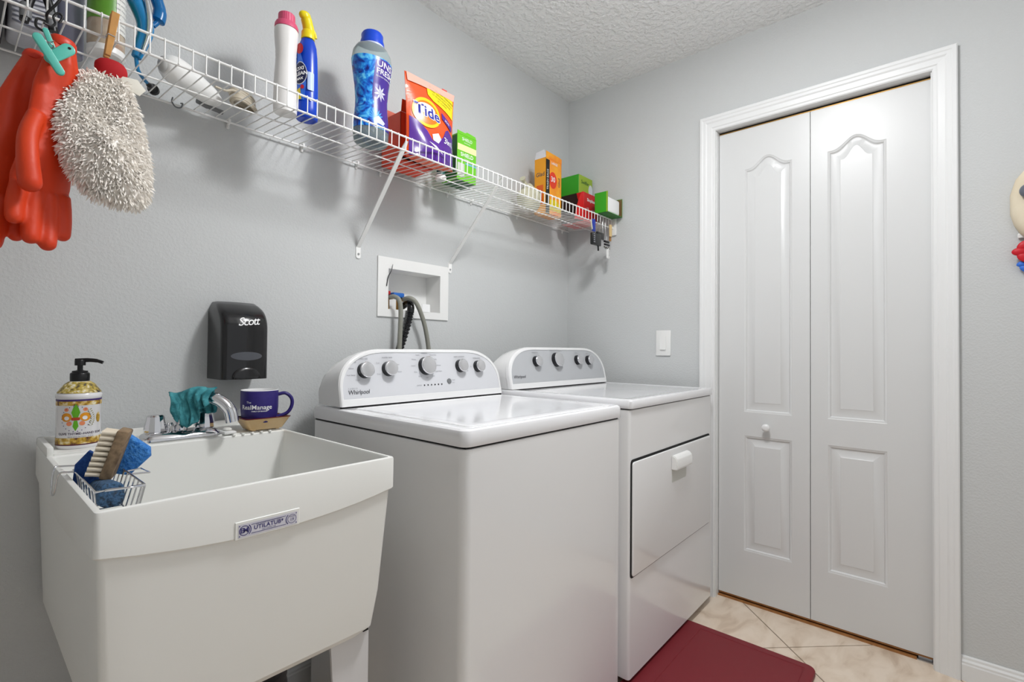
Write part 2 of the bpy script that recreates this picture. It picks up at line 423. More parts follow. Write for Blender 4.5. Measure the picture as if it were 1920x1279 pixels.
# ------------------------------------------------------------------ washer and dryer
def body_box(g, x0, x1, y0, y1, z0, z1, r, n=6):
    poly = rrect(x0, y0, x1, y1, r, n)
    return g.prism(poly, lambda u, v, d: V((u, v, d)), z0, z1, 0.0015, 1)
def console(root, x0, x1, yf, zb, zt, name_panel_mat, pts_depth=0.13):
    W = (x1-x0)/2; xc = (x0+x1)/2; Hh = zt-zb
    def outline(inset, zlow):
        o = [(-W+inset, zlow), (W-inset, zlow)]; rx, rz = 0.17-inset*0.6, 0.118-inset*0.4
        ztop = Hh-inset
        for i in range(0, 17):
            a = pi/2*i/16; o.append((W-inset-rx+rx*cos(a)**0.85, ztop-rz+rz*sin(a)**0.9))
        for i in range(0, 17):
            a = pi/2*(1-i/16); o.append((-(W-inset-rx+rx*cos(a)**0.85), ztop-rz+rz*sin(a)**0.9))
        return o
    slope = 0.036/Hh
    def fn(u, v, d): return V((xc+u, yf+v*slope+d, zb+v))     # d>0 goes back
    g = G()
    O = outline(0, 0)
    rings = []
    for d, ins, sh in ((0.004, 0.0035, 0), (0.0, 0.008, 0), (0.0, 0.0135, 0), (0.003, 0.0155, 0)):
        pass
    def rr(ins, d, zlow): return [fn(u, v, d) for u, v in outline(ins, zlow)]
    back = []
    rings = [rr(0.0115, 0.0028, 0.0205), rr(0.0105, 0.0005, 0.0190), rr(0.0065, -0.0002, 0.0), rr(0.003, 0.0012, 0.0), rr(0.0, 0.006, 0.0), rr(0.0, 0.020, 0.0)]
    g.loft(rings, True, False)
    # shell behind the bezel: a fine groove, then a skin that narrows to the back
    O2 = outline(0.003, 0)
    sk = [rr(0.0, 0.020, 0.0), rr(0.0025, 0.0215, 0.0), rr(0.0025, 0.024, 0.0)]
    for d, sc_, dz in ((0.05, 0.985, 0.0), (0.085, 0.94, 0.004), (0.115, 0.82, 0.012), (0.128, 0.62, 0.02)):
        sk.append([V((xc+u, yf+v*sc_*slope*(1-d*3)+d+0.004, zb+v*sc_)) for u, v in outline(0.0025+0.0*dz, 0)])
    g.loft(sk, True, True)
    g.make('console_housing', ENAM, root, 30)
    G().loft([rr(0.0114, 0.0030, 0.0204), rr(0.0116, 0.0026, 0.0206)], True, True).make('control_panel', name_panel_mat, root, 0)
    return lambda x, z, d=0: V((x, yf+(z-zb)*slope+0.0026-d, z))
KN_T = mat('knob_cap_silver', (206, 206, 208), 0.25, 0.6)
KN_S = mat('knob_side_black', (30, 30, 34), 0.25)
KN_R = mat('knob_chrome_rim', (235, 235, 238), 0.12, 1.0)
def knob(root, pf, x, z, r, L=0.022):
    """control knob whose cap centre is at x, z"""
    n = V((0, -0.978, 0.21)); c = pf(x, z-0.004)
    M = n.to_track_quat('Z', 'Y').to_matrix().to_4x4()
    k = G().lathe([(r*1.02, 0), (r*1.02, 0.002), (r*1.0, 0.004), (r*0.97, L*0.8)], c, 28, M=M).make('knob', KN_S, root)
    G().lathe([(r*0.975, L*0.80), (r*1.0, L*0.84), (r*1.0, L*0.95), (r*0.95, L)], c, 28, M=M).make('knob_rim', KN_R, k)
    G().lathe([(r*0.93, L*0.9), (r*0.93, L*1.01), (r*0.86, L*1.04), (r*0.2, L*1.05)], c, 28, M=M).make('knob_cap', KN_T, k)
    return k
def on_panel(pf, x, z):
    return lambda u, v, d: pf(x+u, z+v, d+0.0008)

# washer
wx0, wx1, wy0, wy1 = -1.494, -0.806, -0.775, -0.10
wa = thing('washing_machine', 'white top-load washing machine beside the utility sink, hoses behind it', 'washing machine', ((wx0+wx1)/2, (wy0+wy1)/2, 0))
body_box(G(), wx0+0.002, wx1-0.002, wy0+0.003, wy1, 0.03, 0.8555, 0.022, 8).make('cabinet', ENAM, wa, 30)
G().box((wx0+0.012, wy0+0.012, 0.8555), (wx1-0.012, wy1-0.002, 0.8615)).make('seam', DARK, wa, 0)
g = G(); poly = lambda ins, r: [V((u, v, 0)) for u, v in rrect(wx0+ins, wy0+ins, wx1-ins, wy1-ins, r, 8)]
def ringz(p, z): return [V((v.x, v.y, z)) for v in p]
g.loft([ringz(poly(0.001, .02), .861), ringz(poly(0.0, .022), .863), ringz(poly(0.0, .022), .889), ringz(poly(0.0025, .021), .8955), ringz(poly(0.008, .018), .899)], True, True)
g.make('top_deck', ENAMT, wa, 30)
# lid: shallow rim and lowered glossy field in front of the console
lx0, lx1, ly0, ly1 = wx0+0.035, wx1-0.035, wy0+0.022, -0.275
g = G(); L = lambda ins, r: [V((u, v, 0)) for u, v in rrect(lx0+ins, ly0+ins, lx1-ins, ly1-ins, r, 6)]
g.loft([ringz(L(0, .02), .8988), ringz(L(0.001, .02), .9005), ringz(L(0.006, .018), .9020), ringz(L(0.020, .014), .9022), ringz(L(0.028, .012), .9012), ringz(L(0.036, .01), .9012)], True, True)
g.make('lid', ENAMT, wa, 30)
for fx in (wx0+0.06, wx1-0.06):
    for fy in (wy0+0.07, wy1-0.07):
        G().cyl((fx, fy, 0), (fx, fy, 0.032), 0.018, seg=12).make('leveling_foot', BLK, wa)
PAN = mat('washer_panel', (214, 215, 219), 0.3)
PAND = mat('dryer_panel', (186, 188, 191), 0.32)
pf = console(wa, -1.489, -0.811, -0.262, 0.904, 1.070, PAN)
G().box((-1.486, -0.258, 0.8985), (-0.814, -0.25, 0.9045)).make('console_seam', DARK, wa, 0)
WK = [(-1.402, 1.009, .0232), (-1.317, 1.012, .0230), (-1.168, 1.018, .0300), (-1.012, 1.015, .0228), (-0.924, 1.012, .0215)]
for x, z, r in WK: knob(wa, pf, x, z, r)
text('Whirlpool', 0.0178, on_panel(pf, -1.427, 0.943), DKP, wa, 'brand_lettering', shear=0.15, spacing=0.95)
text('C A B R I O', 0.006, on_panel(pf, -1.446, 0.954), LTP, wa, 'small_lettering')
sb = G().lathe([(0.0095, 0), (0.0095, 0.002), (0.0078, 0.0035), (0.001, 0.004)], pf(-1.073, 0.960), 20, M=V((0, -.978, .21)).to_track_quat('Z', 'Y').to_matrix().to_4x4()).make('start_button', GREYP, wa)
for i in range(6):
    decal([circ(0, 0, 0.0026, 10)], on_panel(pf, -1.183+0.0150*i, 0.9515), mat('led_black', (20, 20, 22), .4), wa, 'indicator_dot')
def ticks(root, pf, x, z, r, words, s=0.0062):
    for k, (a, wd) in enumerate(words):
        al = 'RIGHT' if cos(radians(a)) < -0.2 else ('LEFT' if cos(radians(a)) > 0.2 else 'CENTER')
        text(wd, s, on_panel(pf, x+r*cos(radians(a)), z+r*0.95*sin(radians(a))), LTP, root, 'dial_lettering', align=al)
W5 = [('Load Size', 0), ('Water Temp', 1), ('Normal', 2), ('Fabric Softener', 3), ('Extra Rinse', 4)]
ticks(wa, pf, -1.402, 1.007, 0.035, [(90, 'LOAD SIZE'), (135, 'Small'), (170, 'Medium'), (205, 'Auto Sense'), (240, 'Super')])
ticks(wa, pf, -1.317, 1.010, 0.035, [(90, 'WATER TEMP'), (20, 'Hot'), (150, 'Cold'), (-20, 'Warm'), (210, 'Cool')])
ticks(wa, pf, -1.168, 1.016, 0.043, [(90, 'NORMAL'), (60, 'Heavy Duty'), (30, 'Bulky'), (0, 'Delicates'), (-30, 'Rapid Wash'), (-60, 'Soak'), (120, 'Casual'), (150, 'Whites'), (180, 'Colors'), (210, 'Clean'), (240, 'Rinse'), (270, 'OFF')])
ticks(wa, pf, -1.012, 1.012, 0.034, [(90, 'FABRIC SOFTENER'), (0, 'On'), (-35, 'Off')])
ticks(wa, pf, -0.924, 1.008, 0.032, [(90, 'EXTRA RINSE'), (180, 'On')])
ticks(wa, pf, -1.073, 0.960, 0.013, [(15, 'START'), (-25, 'Pause')], 0.0055)
ticks(wa, pf, -1.192, 0.9515, 0.003, [(180, 'STATUS')], 0.0055)

# dryer
dx0, dx1, dy0, dy1 = -0.797, -0.060, -0.800, -0.15
dy = thing('clothes_dryer', 'white front-load clothes dryer between the washing machine and the door', 'dryer', ((dx0+dx1)/2, (dy0+dy1)/2, 0))
g = G()
body_box(g, dx0+0.002, dx1-0.002, dy0+0.006, dy1, 0.03, 0.882, 0.010, 5)
g.make('cabinet', ENAM, dy, 30)
G().box((dx0+0.006, dy0+0.012, 0.882), (dx1-0.006, dy1-0.002, 0.8865)).make('seam', DARK, dy, 0)
dpoly = lambda ins, r: rrect(dx0+ins, dy0+ins, dx1-ins, dy1-ins, r, 6)
R3 = lambda p, z: [V((u, v, z)) for u, v in p]
G().loft([R3(dpoly(.001, .012), .886), R3(dpoly(0, .014), .888), R3(dpoly(0, .014), .909), R3(dpoly(.003, .012), .9145), R3(dpoly(.008, .010), .9155), R3(dpoly(.03, .02), .9148), R3(dpoly(.04, .02), .9125), R3(dpoly(.06, .02), .912)], True, True).make('top_deck', ENAMT, dy, 30)
# front: lower panel around a dropped-in door
fr = front(0, 0, dy0+0.006)
G().prism(rrect(-0.790, 0.348, -0.0885, 0.724, 0.012), fr, 0.0003, 0.0016).make('door_gap', DARK, dy, 0)
dd = G().prism(rrect(-0.785, 0.353, -0.0935, 0.7165, 0.011, 6), fr, 0.0012, 0.0075, 0.0035, 3).make('door', ENAM, dy, 35)
hx0, hx1 = -0.493, -0.352
hb = G()
hr = []
for (dd_, z) in ((0.0072, .693), (0.016, .693), (0.026, .686), (0.031, .675), (0.031, .645), (0.027, .641), (0.0072, .641)):
    hr.append([(hx0, dd_, z), (hx1, dd_, z)])
hb.loft([[V((hx0, dy0+.006-d, z)) for ((_, d, z), _2) in hr], [V((hx1, dy0+.006-d, z)) for (_1, (_, d, z)) in hr]])
bmesh.ops.bevel(hb.bm, geom=hb.bm.edges[:], offset=0.003, segments=2, affect='EDGES', clamp_overlap=True)
hb.make('handle', PLW, dd, 40)
G().prism(rrect(hx0+0.004, 0.594, hx1-0.004, 0.642, 0.006), fr, 0.0076, 0.0082).make('handle_recess', mat('recess_shadow_plastic', (205, 206, 200), 0.5), dd, 0)
for fx in (dx0+0.06, dx1-0.06):
    for fy in (dy0+0.09, dy1-0.07):
        G().cyl((fx, fy, 0), (fx, fy, 0.032), 0.018, seg=12).make('leveling_foot', BLK, dy)
pd = console(dy, dx0+0.003, dx1-0.020, -0.296, 0.917, 1.082, PAND)
G().box((dx0+0.008, -0.292, 0.9125), (dx1-0.026, -0.284, 0.9175)).make('console_seam', DARK, dy, 0)
for x, z, r in ((-0.616, 1.027, .0220), (-0.473, 1.032, .0310), (-0.310, 1.029, .0220), (-0.218, 1.027, .0220)): knob(dy, pd, x, z, r)
text('Whirlpool', 0.0175, on_panel(pd, -0.735, 0.964), DKP, dy, 'brand_lettering', shear=0.15)
ticks(dy, pd, -0.616, 1.025, 0.036, [(90, 'TEMPERATURE')])
ticks(dy, pd, -0.473, 1.030, 0.045, [(120, 'AUTO'), (60, 'Timed Dry'), (0, 'Less Dry'), (-60, 'Wrinkle'), (270, 'OFF')])
ticks(dy, pd, -0.310, 1.026, 0.034, [(90, 'SIGNAL')]); ticks(dy, pd, -0.218, 1.024, 0.033, [(90, 'START')])
text('3', 0.014, on_panel(pd, -0.120, 0.978), LTP, dy, 'small_lettering')

# ------------------------------------------------------------------ washer outlet box and hoses
ob = thing('washer_outlet_box', 'white recessed water outlet box in the wall above the washing machine', 'outlet box', (-1.036, 0, 1.188))
f0 = front(0, 0, 0)
g = G()
def frame(g, fn, o, i, d0, d1):
    """o, i = (x0,z0,x1,z1) outer and inner rectangles"""
    for a, c in (((o[0], o[1]), (o[2], i[1])), ((o[0], i[3]), (o[2], o[3])), ((o[0], i[1]), (i[0], i[3])), ((i[2], i[1]), (o[2], i[3]))):
        g.prism(rect(*a, *c), fn, d0, d1)
frame(g, f0, (-1.205, 1.189, -0.868, 1.408), (-1.160, 1.217, -0.912, 1.367), 0.0003, 0.006)
g.make('face_frame', PLW, ob, 0)
g = G(); X0, X1, Z0, Z1, D = -1.1615, -0.9105, 1.2155, 1.3685, 0.085
g.box((X0, 0.0, Z0), (X0+.0015, D, Z1)).box((X1-.0015, 0, Z0), (X1, D, Z1)).box((X0, 0, Z0), (X1, D, Z0+.0015)).box((X0, 0, Z1-.0015), (X1, D, Z1)).box((X0, D-.0015, Z0), (X1, D, Z1))
g.make('recess_box', PLW, ob, 0)
v1 = G().cyl((-1.142, 0.03, 1.217), (-1.142, 0.03, 1.272), 0.010).cyl((-1.142, 0.03, 1.262), (-1.142, -0.004, 1.262), 0.008).make('hot_valve', BRASS, ob)
G().box((-1.160, 0.004, 1.272), (-1.142, 0.04, 1.286), 0.003).make('valve_handle', mat('valve_red', (176, 30, 34), 0.4), v1, label='red valve handle')
v2 = G().cyl((-1.088, 0.03, 1.217), (-1.088, 0.03, 1.270), 0.010).cyl((-1.088, 0.03, 1.258), (-1.088, -0.004, 1.258), 0.008).make('cold_valve', BRASS, ob)
G().box((-1.133, -0.002, 1.264), (-1.084, 0.04, 1.282), 0.004).make('valve_handle', mat('valve_blue', (38, 104, 190), 0.4), v2, label='blue valve handle')
G().prism(rrect(-1.004, 1.216, -0.965, 1.247, 0.002), f0, 0.0062, 0.0075).make('paper_tag', WHT, ob, label='small white tag on the lower frame edge')
G().tube(smooth_path([(-1.170, -.009, 1.300), (-1.164, -.010, 1.335), (-1.152, -.012, 1.36), (-1.146, -.012, 1.383)]), [0.0016, 0.0018, 0.0014, 0.0008], 6).make('cable_tie', BLK, ob, label='black cable tie sticking up in front of the box')
HOSE = mat('grey_rubber_hose', (140, 140, 130), 0.45)
def hose_thing(name, label, path, r, m, n=8, ribs=False):
    P = smooth_path(path, n)
    g = G(); g.tube(P, r, 12)
    return g, P
g, P = hose_thing('h', '', [(-1.150, -0.005, 1.262), (-1.150, -0.028, 1.262), (-1.140, -0.044, 1.250), (-1.136, -0.050, 1.21), (-1.138, -0.050, 1.12), (-1.142, -0.050, 1.0), (-1.145, -0.050, 0.80)], 0.0085, HOSE)
g.make('water_hose', HOSE, None, 60, 'grey water hose hanging straight down from the red valve', cat='hose', group='washer hoses at the wall box')
g, P = hose_thing('h', '', [(-1.092, -0.006, 1.258), (-1.085, -0.03, 1.262), (-1.068, -0.045, 1.250), (-1.045, -0.048, 1.213), (-1.018, -0.046, 1.15), (-0.998, -0.044, 1.06), (-0.990, -0.045, 0.95), (-0.99, -0.045, 0.80)], 0.0085, HOSE)
g.make('water_hose', HOSE, None, 60, 'grey water hose arching to the right from the blue valve', cat='hose', group='washer hoses at the wall box')
P = smooth_path([(-1.060, 0.04, 1.237), (-1.065, 0.0, 1.248), (-1.070, -0.0225, 1.228), (-1.079, -0.0225, 1.18), (-1.103, -0.019, 1.10), (-1.133, -0.018, 1.02), (-1.15, -0.018, 0.90)], 24)
ribs = [0.0125+0.0014*(1 if (i//2) % 2 else -1) if i > 60 else 0.0135 for i in range(len(P))]
dh = G().tube(P, ribs, 14).make('drain_hose', BLKG, None, 30, 'black corrugated drain hose between the two grey hoses', cat='hose', group='washer hoses at the wall box')

# ------------------------------------------------------------------ wall soap dispenser
sd = thing('soap_dispenser', 'black wall-mounted soap dispenser with white lettering above the sink', 'dispenser', (-1.686, 0, 0.985))
g = G(); rings = []
x0, x1 = -1.7475, -1.6265
def prof(z):   # depth of the front at height z
    t = (z-0.985)/0.213
    return 0.112*(1 - 0.0*t) * (1 if t < 0.62 else (1-((t-0.62)/0.38)**2.6*0.62))
NZ = 22
for i in range(NZ+1):
    t = i/NZ; z = 0.985+0.213*t; d = prof(z); ins = 0.0 if t < .85 else 0.010*((t-.85)/.15)**2
    xa, xb = x0+ins, x1-ins; r = 0.018
    pl = [(xa, 0.0), (xb, 0.0)]
    for k in range(7): a = radians(90*k/6); pl.append((xb-r+r*cos(a), d-r+r*sin(a)))
    for k in range(5): s = (k+1)/6; pl.append((xb-r+(xa-xb+2*r)*s, d+0.006*sin(pi*s)))
    for k in range(7): a = radians(90+90*k/6); pl.append((xa+r+r*cos(a), d-r+r*sin(a)))
    rings.append([V((u, -v-0.0004, z)) for u, v in pl])
g.loft(rings).make('housing', BLKG, sd, 40)
def dfront(u, v, d): 
    x = -1.687+u; z = 1.09+v; s = (x-(x0+.018))/(x1-x0-.036); return V((x, -(prof(z)+0.006*sin(pi*min(max(s, 0), 1)))-0.0006-d, z))
text('Scott', 0.031, lambda u, v, d: dfront(u+0.004, v+0.052+u*0.10, d), WHT, sd, 'brand_lettering', shear=0.30, bold=0.0002, spacing=0.85)
decal([circ(0, 0, 0.040, 28, 0.0115)], lambda u, v, d: dfront(u, v-0.042, d), mat('dispenser_window', (84, 86, 92), 0.25), sd, 'level_window', cut=0.01, off=0.0006)
g = G(); g.ell((-1.687, -0.1165, 0.992), (0.036, 0.007, 0.026), 24)
for v in g.bm.verts: v.co.z = max(v.co.z, 0.9855)
g.make('push_bar', BLKG, sd, 60)

# ------------------------------------------------------------------ utility sink
sx0, sx1, sy0, sy1, ZR = -2.090, -1.612, -0.690, -0.022, 0.850
sk = thing('utility_sink', 'off-white plastic utility sink on legs under the soap dispenser', 'sink', ((sx0+sx1)/2, (sy0+sy1)/2, 0))
def rloop(x0, y0, x1, y1, r, z, n=5): return [V((u, v, z)) for u, v in rrect(x0, y0, x1, y1, r, n)]
g = G()
rim = 0.010; yb_in = -0.195
def sl(l, f, r_, bk, rad, z, bow=0.0, n=12):
    """rounded loop with subdivided sides, inset left, front, right, back; bow drops the middle of each side"""
    x0, x1, y0, y1 = sx0+l, sx1-r_, sy0+f, (bk if bk < -.1 else sy1-bk)
    c = rrect(x0, y0, x1, y1, rad, 5); out = []
    for i in range(len(c)):
        p, q_ = c[i], c[(i+1) % len(c)]; out.append(p)
        if math.hypot(q_[0]-p[0], q_[1]-p[1]) > .1:
            out += [(p[0]+(q_[0]-p[0])*k/n, p[1]+(q_[1]-p[1])*k/n) for k in range(1, n)]
    xc, yc, hx, hy = (x0+x1)/2, (y0+y1)/2, (x1-x0)/2, (y1-y0)/2
    o = []
    for u, v in out:
        a_, b__ = abs(u-xc)/hx, abs(v-yc)/hy
        t = a_ if b__ > a_ else b__
        o.append(V((u, v, z-bow*(1-t*t))))
    return o
rings = [
 sl(.026, .048, .040, .012, .02, .488), sl(.016, .030, .026, .006, .014, .506), sl(.013, .020, .018, .004, .012, .58),
 sl(.005, .006, .006, .001, .009, .785, .024), sl(.0015, .002, .0015, 0, .008, .7865, .024), sl(0, 0, 0, 0, .008, .789, .024),
 sl(0, 0, 0, 0, .007, ZR-.004), sl(.001, .001, .001, .001, .007, ZR-.001), sl(.003, .003, .003, .003, .006, ZR),
 sl(rim-.002, rim-.002, rim-.002, yb_in, .006, ZR), sl(rim, rim, rim, yb_in-.003, .009, ZR-.003),
 sl(.022, .024, .024, yb_in-.012, .022, .70), sl(.034, .042, .038, yb_in-.03, .035, .53), sl(.058, .075, .062, yb_in-.05, .045, .514)]
g.loft(rings).make('basin', TUB, sk, 32)
# raised rear ledge and its upstand, left ear
g = G()
g.box((sx0+.012, -0.188, ZR-.001), (sx1-.014, -0.022, ZR+.0035), 0.002)
g.box((sx0+.001, -0.190, ZR-.001), (sx0+.012, -0.022, ZR+.018), 0.003)
g.box((sx1-.013, -0.150, ZR-.001), (sx1-.003, -0.022, ZR+.015), 0.004)
g.box((sx0+.001, -0.032, ZR-.001), (sx1-.002, -0.0222, ZR+.018), 0.003)
for i in range(5):
    x = -1.748+0.022*i; g.box((x, -0.2015, ZR-.001), (x+.006, -0.1885, ZR+.0034), 0.001)
g.make('back_ledge', TUB, sk, 35)
g = G()                                                           # label tab that breaks the apron line
def fsink(x, z, d=0):
    return V((x, sy0-0.0004-d, z))
FS = lambda u, v, d: fsink(u, v, d)
K = 0.70; L0, LY = -1.8640, 0.7775
g.prism(rect(L0-.052, .7645, L0+.052, .7925), FS, -0.003, 0.0012, .0006, 1)
g.make('label_tab', TUB, sk, 20)
INK = mat('ink_violet', (62, 58, 120), 0.5)
FK = lambda u, v, d: fsink(L0+u*K, LY+v*K, d)
lab = decal([rect(-.068, -.0150, .068, .0150)], FK, mat('label_white', (214, 212, 222), .4), sk, 'maker_label', off=0.0016)
decal(ring2(-.055, 0, .0098, .0115, 24), FK, INK, lab, 'print', 0.002)
decal(ring2(.055, 0, .0098, .0108, 24), FK, INK, lab, 'print', 0.002)
decal([rect(-.040, .0095, .040, .0107), rect(-.040, -.0107, .040, -.0095)], FK, INK, lab, 'print', 0.002)
for sg in (-1, 1):
    q = []
    for i in range(8):
        a, c = radians(-48+96*i/8), radians(-48+96*(i+1)/8)
        q.append([(sg*(.055-.0135*cos(a)), .0135*sin(a)), (sg*(.055-.0154*cos(a)), .0154*sin(a)), (sg*(.055-.0154*cos(c)), .0154*sin(c)), (sg*(.055-.0135*cos(c)), .0135*sin(c))])
    decal(q, FK, INK, lab, 'print', 0.002)
decal([circ(sx*.0655, sz*.0115, .0014, 8) for sx in (-1, 1) for sz in (-1, 1)], FK, INK, lab, 'print', 0.002)
FT = lambda x, z: (lambda u, v, d: FK(x+u, z+v, d))
text('EM', 0.0155, FT(-.055, 0), INK, lab, off=0.002, bold=.0004, spacing=.8)
text('UTILATUB*', 0.0128, FT(0, .001), INK, lab, off=0.002, spacing=1.08, bold=.0003)
text('FOR LAUNDRY AND UTILITY ROOMS', 0.0035, FT(0, .0078), INK, lab, off=0.002)
text('EASY CLEAN TUB', 0.004, FT(0, -.0067), INK, lab, off=0.002)
text('19', 0.010, FT(.055, -.002), INK, lab, off=0.002)
text('MODEL', 0.004, FT(.055, .0055), INK, lab, off=0.002)
LEG = mat('leg_plastic', (214, 213, 214), 0.45)
def leg(cx, cy, sgx, sgy):
    g = G()
    # angle-shaped tapered leg: one plate facing front/back, one facing sideways
    xo, yo = cx, cy
    wt, wb, z1 = 0.084, 0.050, 0.494
    g.prism([(xo, z1), (xo-sgx*wt, z1), (xo-sgx*wb, 0.0), (xo, 0.0)], front(0, 0, yo), -0.002 if sgy < 0 else -0.002, 0.004)
    g.prism([(0, z1), (wt, z1), (wb, 0.0), (0, 0.0)], lambda u, v, d: V((xo-sgx*d, yo-sgy*u, v)), 0.0, 0.005)
    g.make('leg', LEG, sk, 20)
for (cx, cy, a, b_) in ((sx1-.024, sy0+.055, 1, -1), (sx0+.050, sy0+.070, -1, -1), (sx1-.030, sy1-.02, 1, 1), (sx0+.110, sy1-.02, -1, 1)): leg(cx, cy, a, b_)
G().box((-1.650, sy0+.0485, .489), (-1.638, sy0+.056, .4925)).make('leg_slot', DARK, sk, 0)
PIPE = mat('pvc_grey', (150, 148, 146), 0.4)
g = G(); g.tube(smooth_path([(-1.85, -.36, .515), (-1.85, -.36, .40), (-1.85, -.36, .20), (-1.85, -.30, .14), (-1.85, -.24, .16), (-1.85, -.20, .24), (-1.85, -.12, .27), (-1.85, -.001, .27)]), .021, 16)
g.lathe([(.045, .48), (.045, .50), (.03, .515)], (-1.85, -.36, 0), 20)
g.make('drain_pipe', PIPE, sk, 40)
G().tube(smooth_path([(-1.752, -.115, .852), (-1.752, -.11, .75), (-1.73, -.012, .45)]), .006, 8).make('supply_line', HOSE, sk)
bx = G().lathe([(.070, 0), (.078, .02), (.080, .26), (.076, .275), (.079, .28), (.079, .30), (.03, .305)], (-1.735, -.30, 0), 28)
bx.make('storage_drum', mat('dark_drum', (60, 56, 56), .4), None, 40, 'dark round container standing under the utility sink', cat='container')

# faucet
fa = thing('faucet', 'chrome two-handle faucet on the rear ledge of the sink', 'faucet', (-1.85, -.155, ZR+.003))
FZ = ZR+.0037
g = G(); pl = lambda ins, z: [V((u, v, z)) for u, v in rrect(-1.932+ins, -.190+ins, -1.768-ins, -.122-ins, .020-ins*.5, 6)]
g.loft([pl(0, FZ), pl(0, FZ+.006), pl(.006, FZ+.014), pl(.014, FZ+.018), pl(.02, FZ+.019)]).make('base_plate', CHROME, fa, 40)
for hx in (-1.901, -1.799):
    g = G(); rg = []
    for r, z in ((.019, 0), (.0215, .004), (.0205, .016), (.0175, .030), (.0165, .038), (.014, .0415), (.004, .043)):
        rg.append([V((hx+r*(1+.045*(k % 2 if r > .015 else 0))*cos(2*pi*k/24), -.156+r*(1+.045*(k % 2 if r > .015 else 0))*sin(2*pi*k/24), FZ+.017+z)) for k in range(24)])
    g.loft(rg).make('handle', CHROME, fa, 25)
g = G(); g.lathe([(.015, 0), (.015, .012), (.012, .016)], (-1.850, -.158, FZ+.018), 20)
SP = smooth_path([(-1.850, -.158, FZ+.02), (-1.848, -.160, FZ+.055), (-1.838, -.172, FZ+.083), (-1.815, -.192, FZ+.097), (-1.788, -.213, FZ+.090), (-1.768, -.229, FZ+.066), (-1.762, -.234, FZ+.036)], 8)
g.tube(SP, [.0125]*20+[.0135]*10+[.0145]*(len(SP)-30), 18)
g.make('spout', CHROME, fa, 50)
G().cyl((-1.873, -.162, FZ+.018), (-1.873, -.162, FZ+.030), .006).lathe([(.007, .028), (.008, .033), (.005, .039)], (-1.873, -.162, FZ), 14).make('lift_knob', CHROME, fa, 40)
# soap in a small white tray right of the faucet
ws = thing('soap_scraps', 'piece of white soap lying on the ledge right of the faucet', 'soap', (-1.752, -.165, FZ))
G().box((-1.767, -.197, FZ), (-1.738, -.150, FZ+.007), .003).make('soap_bar', PLW, ws)
G().ell((-1.752, -.172, FZ+.010), (.010, .014, .005), 12).make('soap_piece', mat('soap_pale', (228, 226, 220), .4), ws)

# teal cloth draped on the spout
TEAL = mat('teal_terry', (44, 118, 128), 0.95, bump=(350, 0.9), var=(60, [(78, 158, 166)]), dist=0.0015)
DROP = [(-.5, .66), (-.30, .80), (-.12, .98), (.02, 1.0), (.16, .93), (.22, .60), (.5, .50)]
def drape(name, label, cat, c, ux, width, drops, top, m, seed=0, amp=.010):
    """cloth hanging over a ridge: v=0 on the ridge, hangs to both sides"""
    rnd = random.Random(seed); nU, nV = 40, 44; b = bmesh.new(); G_ = []
    uxn = V(ux).normalized(); nrm = V((-uxn.y, uxn.x, 0))
    for j in range(nV+1):
        v = -1+2*j/nV; row = []
        for i in range(nU+1):
            u = i/nU-.5
            side_ = -1 if v < 0 else 1; s = abs(v)
            dlen = drops[0] if v < 0 else drops[1]
            if v < 0:                          # front: flat on the left, two deep folds, short under the spout
                for (ua, fa), (ub, fb) in zip(DROP, DROP[1:]):
                    if ua <= u <= ub: dlen *= fa+(fb-fa)*(u-ua)/(ub-ua)
            k1 = 1/(1+math.exp(-(u+.06)*30))
            wv = amp*(k1*sin(u*33+.8+v*1.2)*(.35+s) + .45*sin(u*8+v*4+1) + .14*sin(u*41+v*15)+.12*sin(u*19-v*22))
            hang = s*dlen; rad = .017
            if hang < rad*1.57:
                a = hang/rad; off = rad*sin(a); dz = -rad*(1-cos(a))
            else: off = rad; dz = -rad-(hang-rad*1.57)
            sk = .010*s*(side_ < 0)*(1-k1)     # the left part swings in towards the middle
            p = V(c) + uxn*(u*width*(1-.15*s) + sk + .004*sin(v*6+u*5)) + nrm*side_*(off+.003*s+wv*.8) + V((0, 0, top+dz+.016*u+.004*sin(u*9+1)))
            row.append(b.verts.new(p))
        G_.append(row)
    for j in range(nV):
        for i in range(nU): b.faces.new((G_[j][i], G_[j][i+1], G_[j+1][i+1], G_[j+1][i]))
    me = bpy.data.meshes.new(name); b.to_mesh(me); b.free()
    o = link(name, me, m, None, 80, label, None, cat)
    s_ = o.modifiers.new('s', 'SOLIDIFY'); s_.thickness = .0035; s_.offset = 0
    return o
drape('washcloth', 'teal terry washcloth draped over the faucet spout', 'cloth', (-1.833, -.182, FZ), (.72, -.55, 0), .098, (.098, .072), .116, TEAL, 3, .0085)

# soap pump bottle
bc = (-2.032, -.125)
sp = thing('soap_bottle', 'ornate white hand soap pump bottle with fleur-de-lis label on the sink ledge', 'soap bottle', (bc[0], bc[1], FZ))
CER = mat('ceramic_white', (236, 234, 236), 0.15, coat=.4)
RB = .0375
G().lathe([(.034, 0), (RB-.001, .003), (RB, .006), (RB, .106), (RB+.0015, .108), (RB+.0015, .1135), (RB-.0005, .1165), (.033, .124), (.026, .134), (.018, .141), (.0145, .143), (.0145, .148)], (*bc, FZ), 48).make('bottle', CER, sp, 40)
GOLD = mat('scroll_gold', (92, 50, 46), .4, var=(100, [(196, 156, 44), (236, 226, 190)]))
G().lathe([(RB+.0003, .010), (RB+.0003, .024)], (*bc, FZ), 48, cap=False).make('gold_band', GOLD, sp, 60)
G().lathe([(RB+.0003, .092), (RB+.0003, .101)], (*bc, FZ), 48, cap=False).make('gold_band', GOLD, sp, 60)
PUR = mat('band_purple', (66, 44, 110), .4)
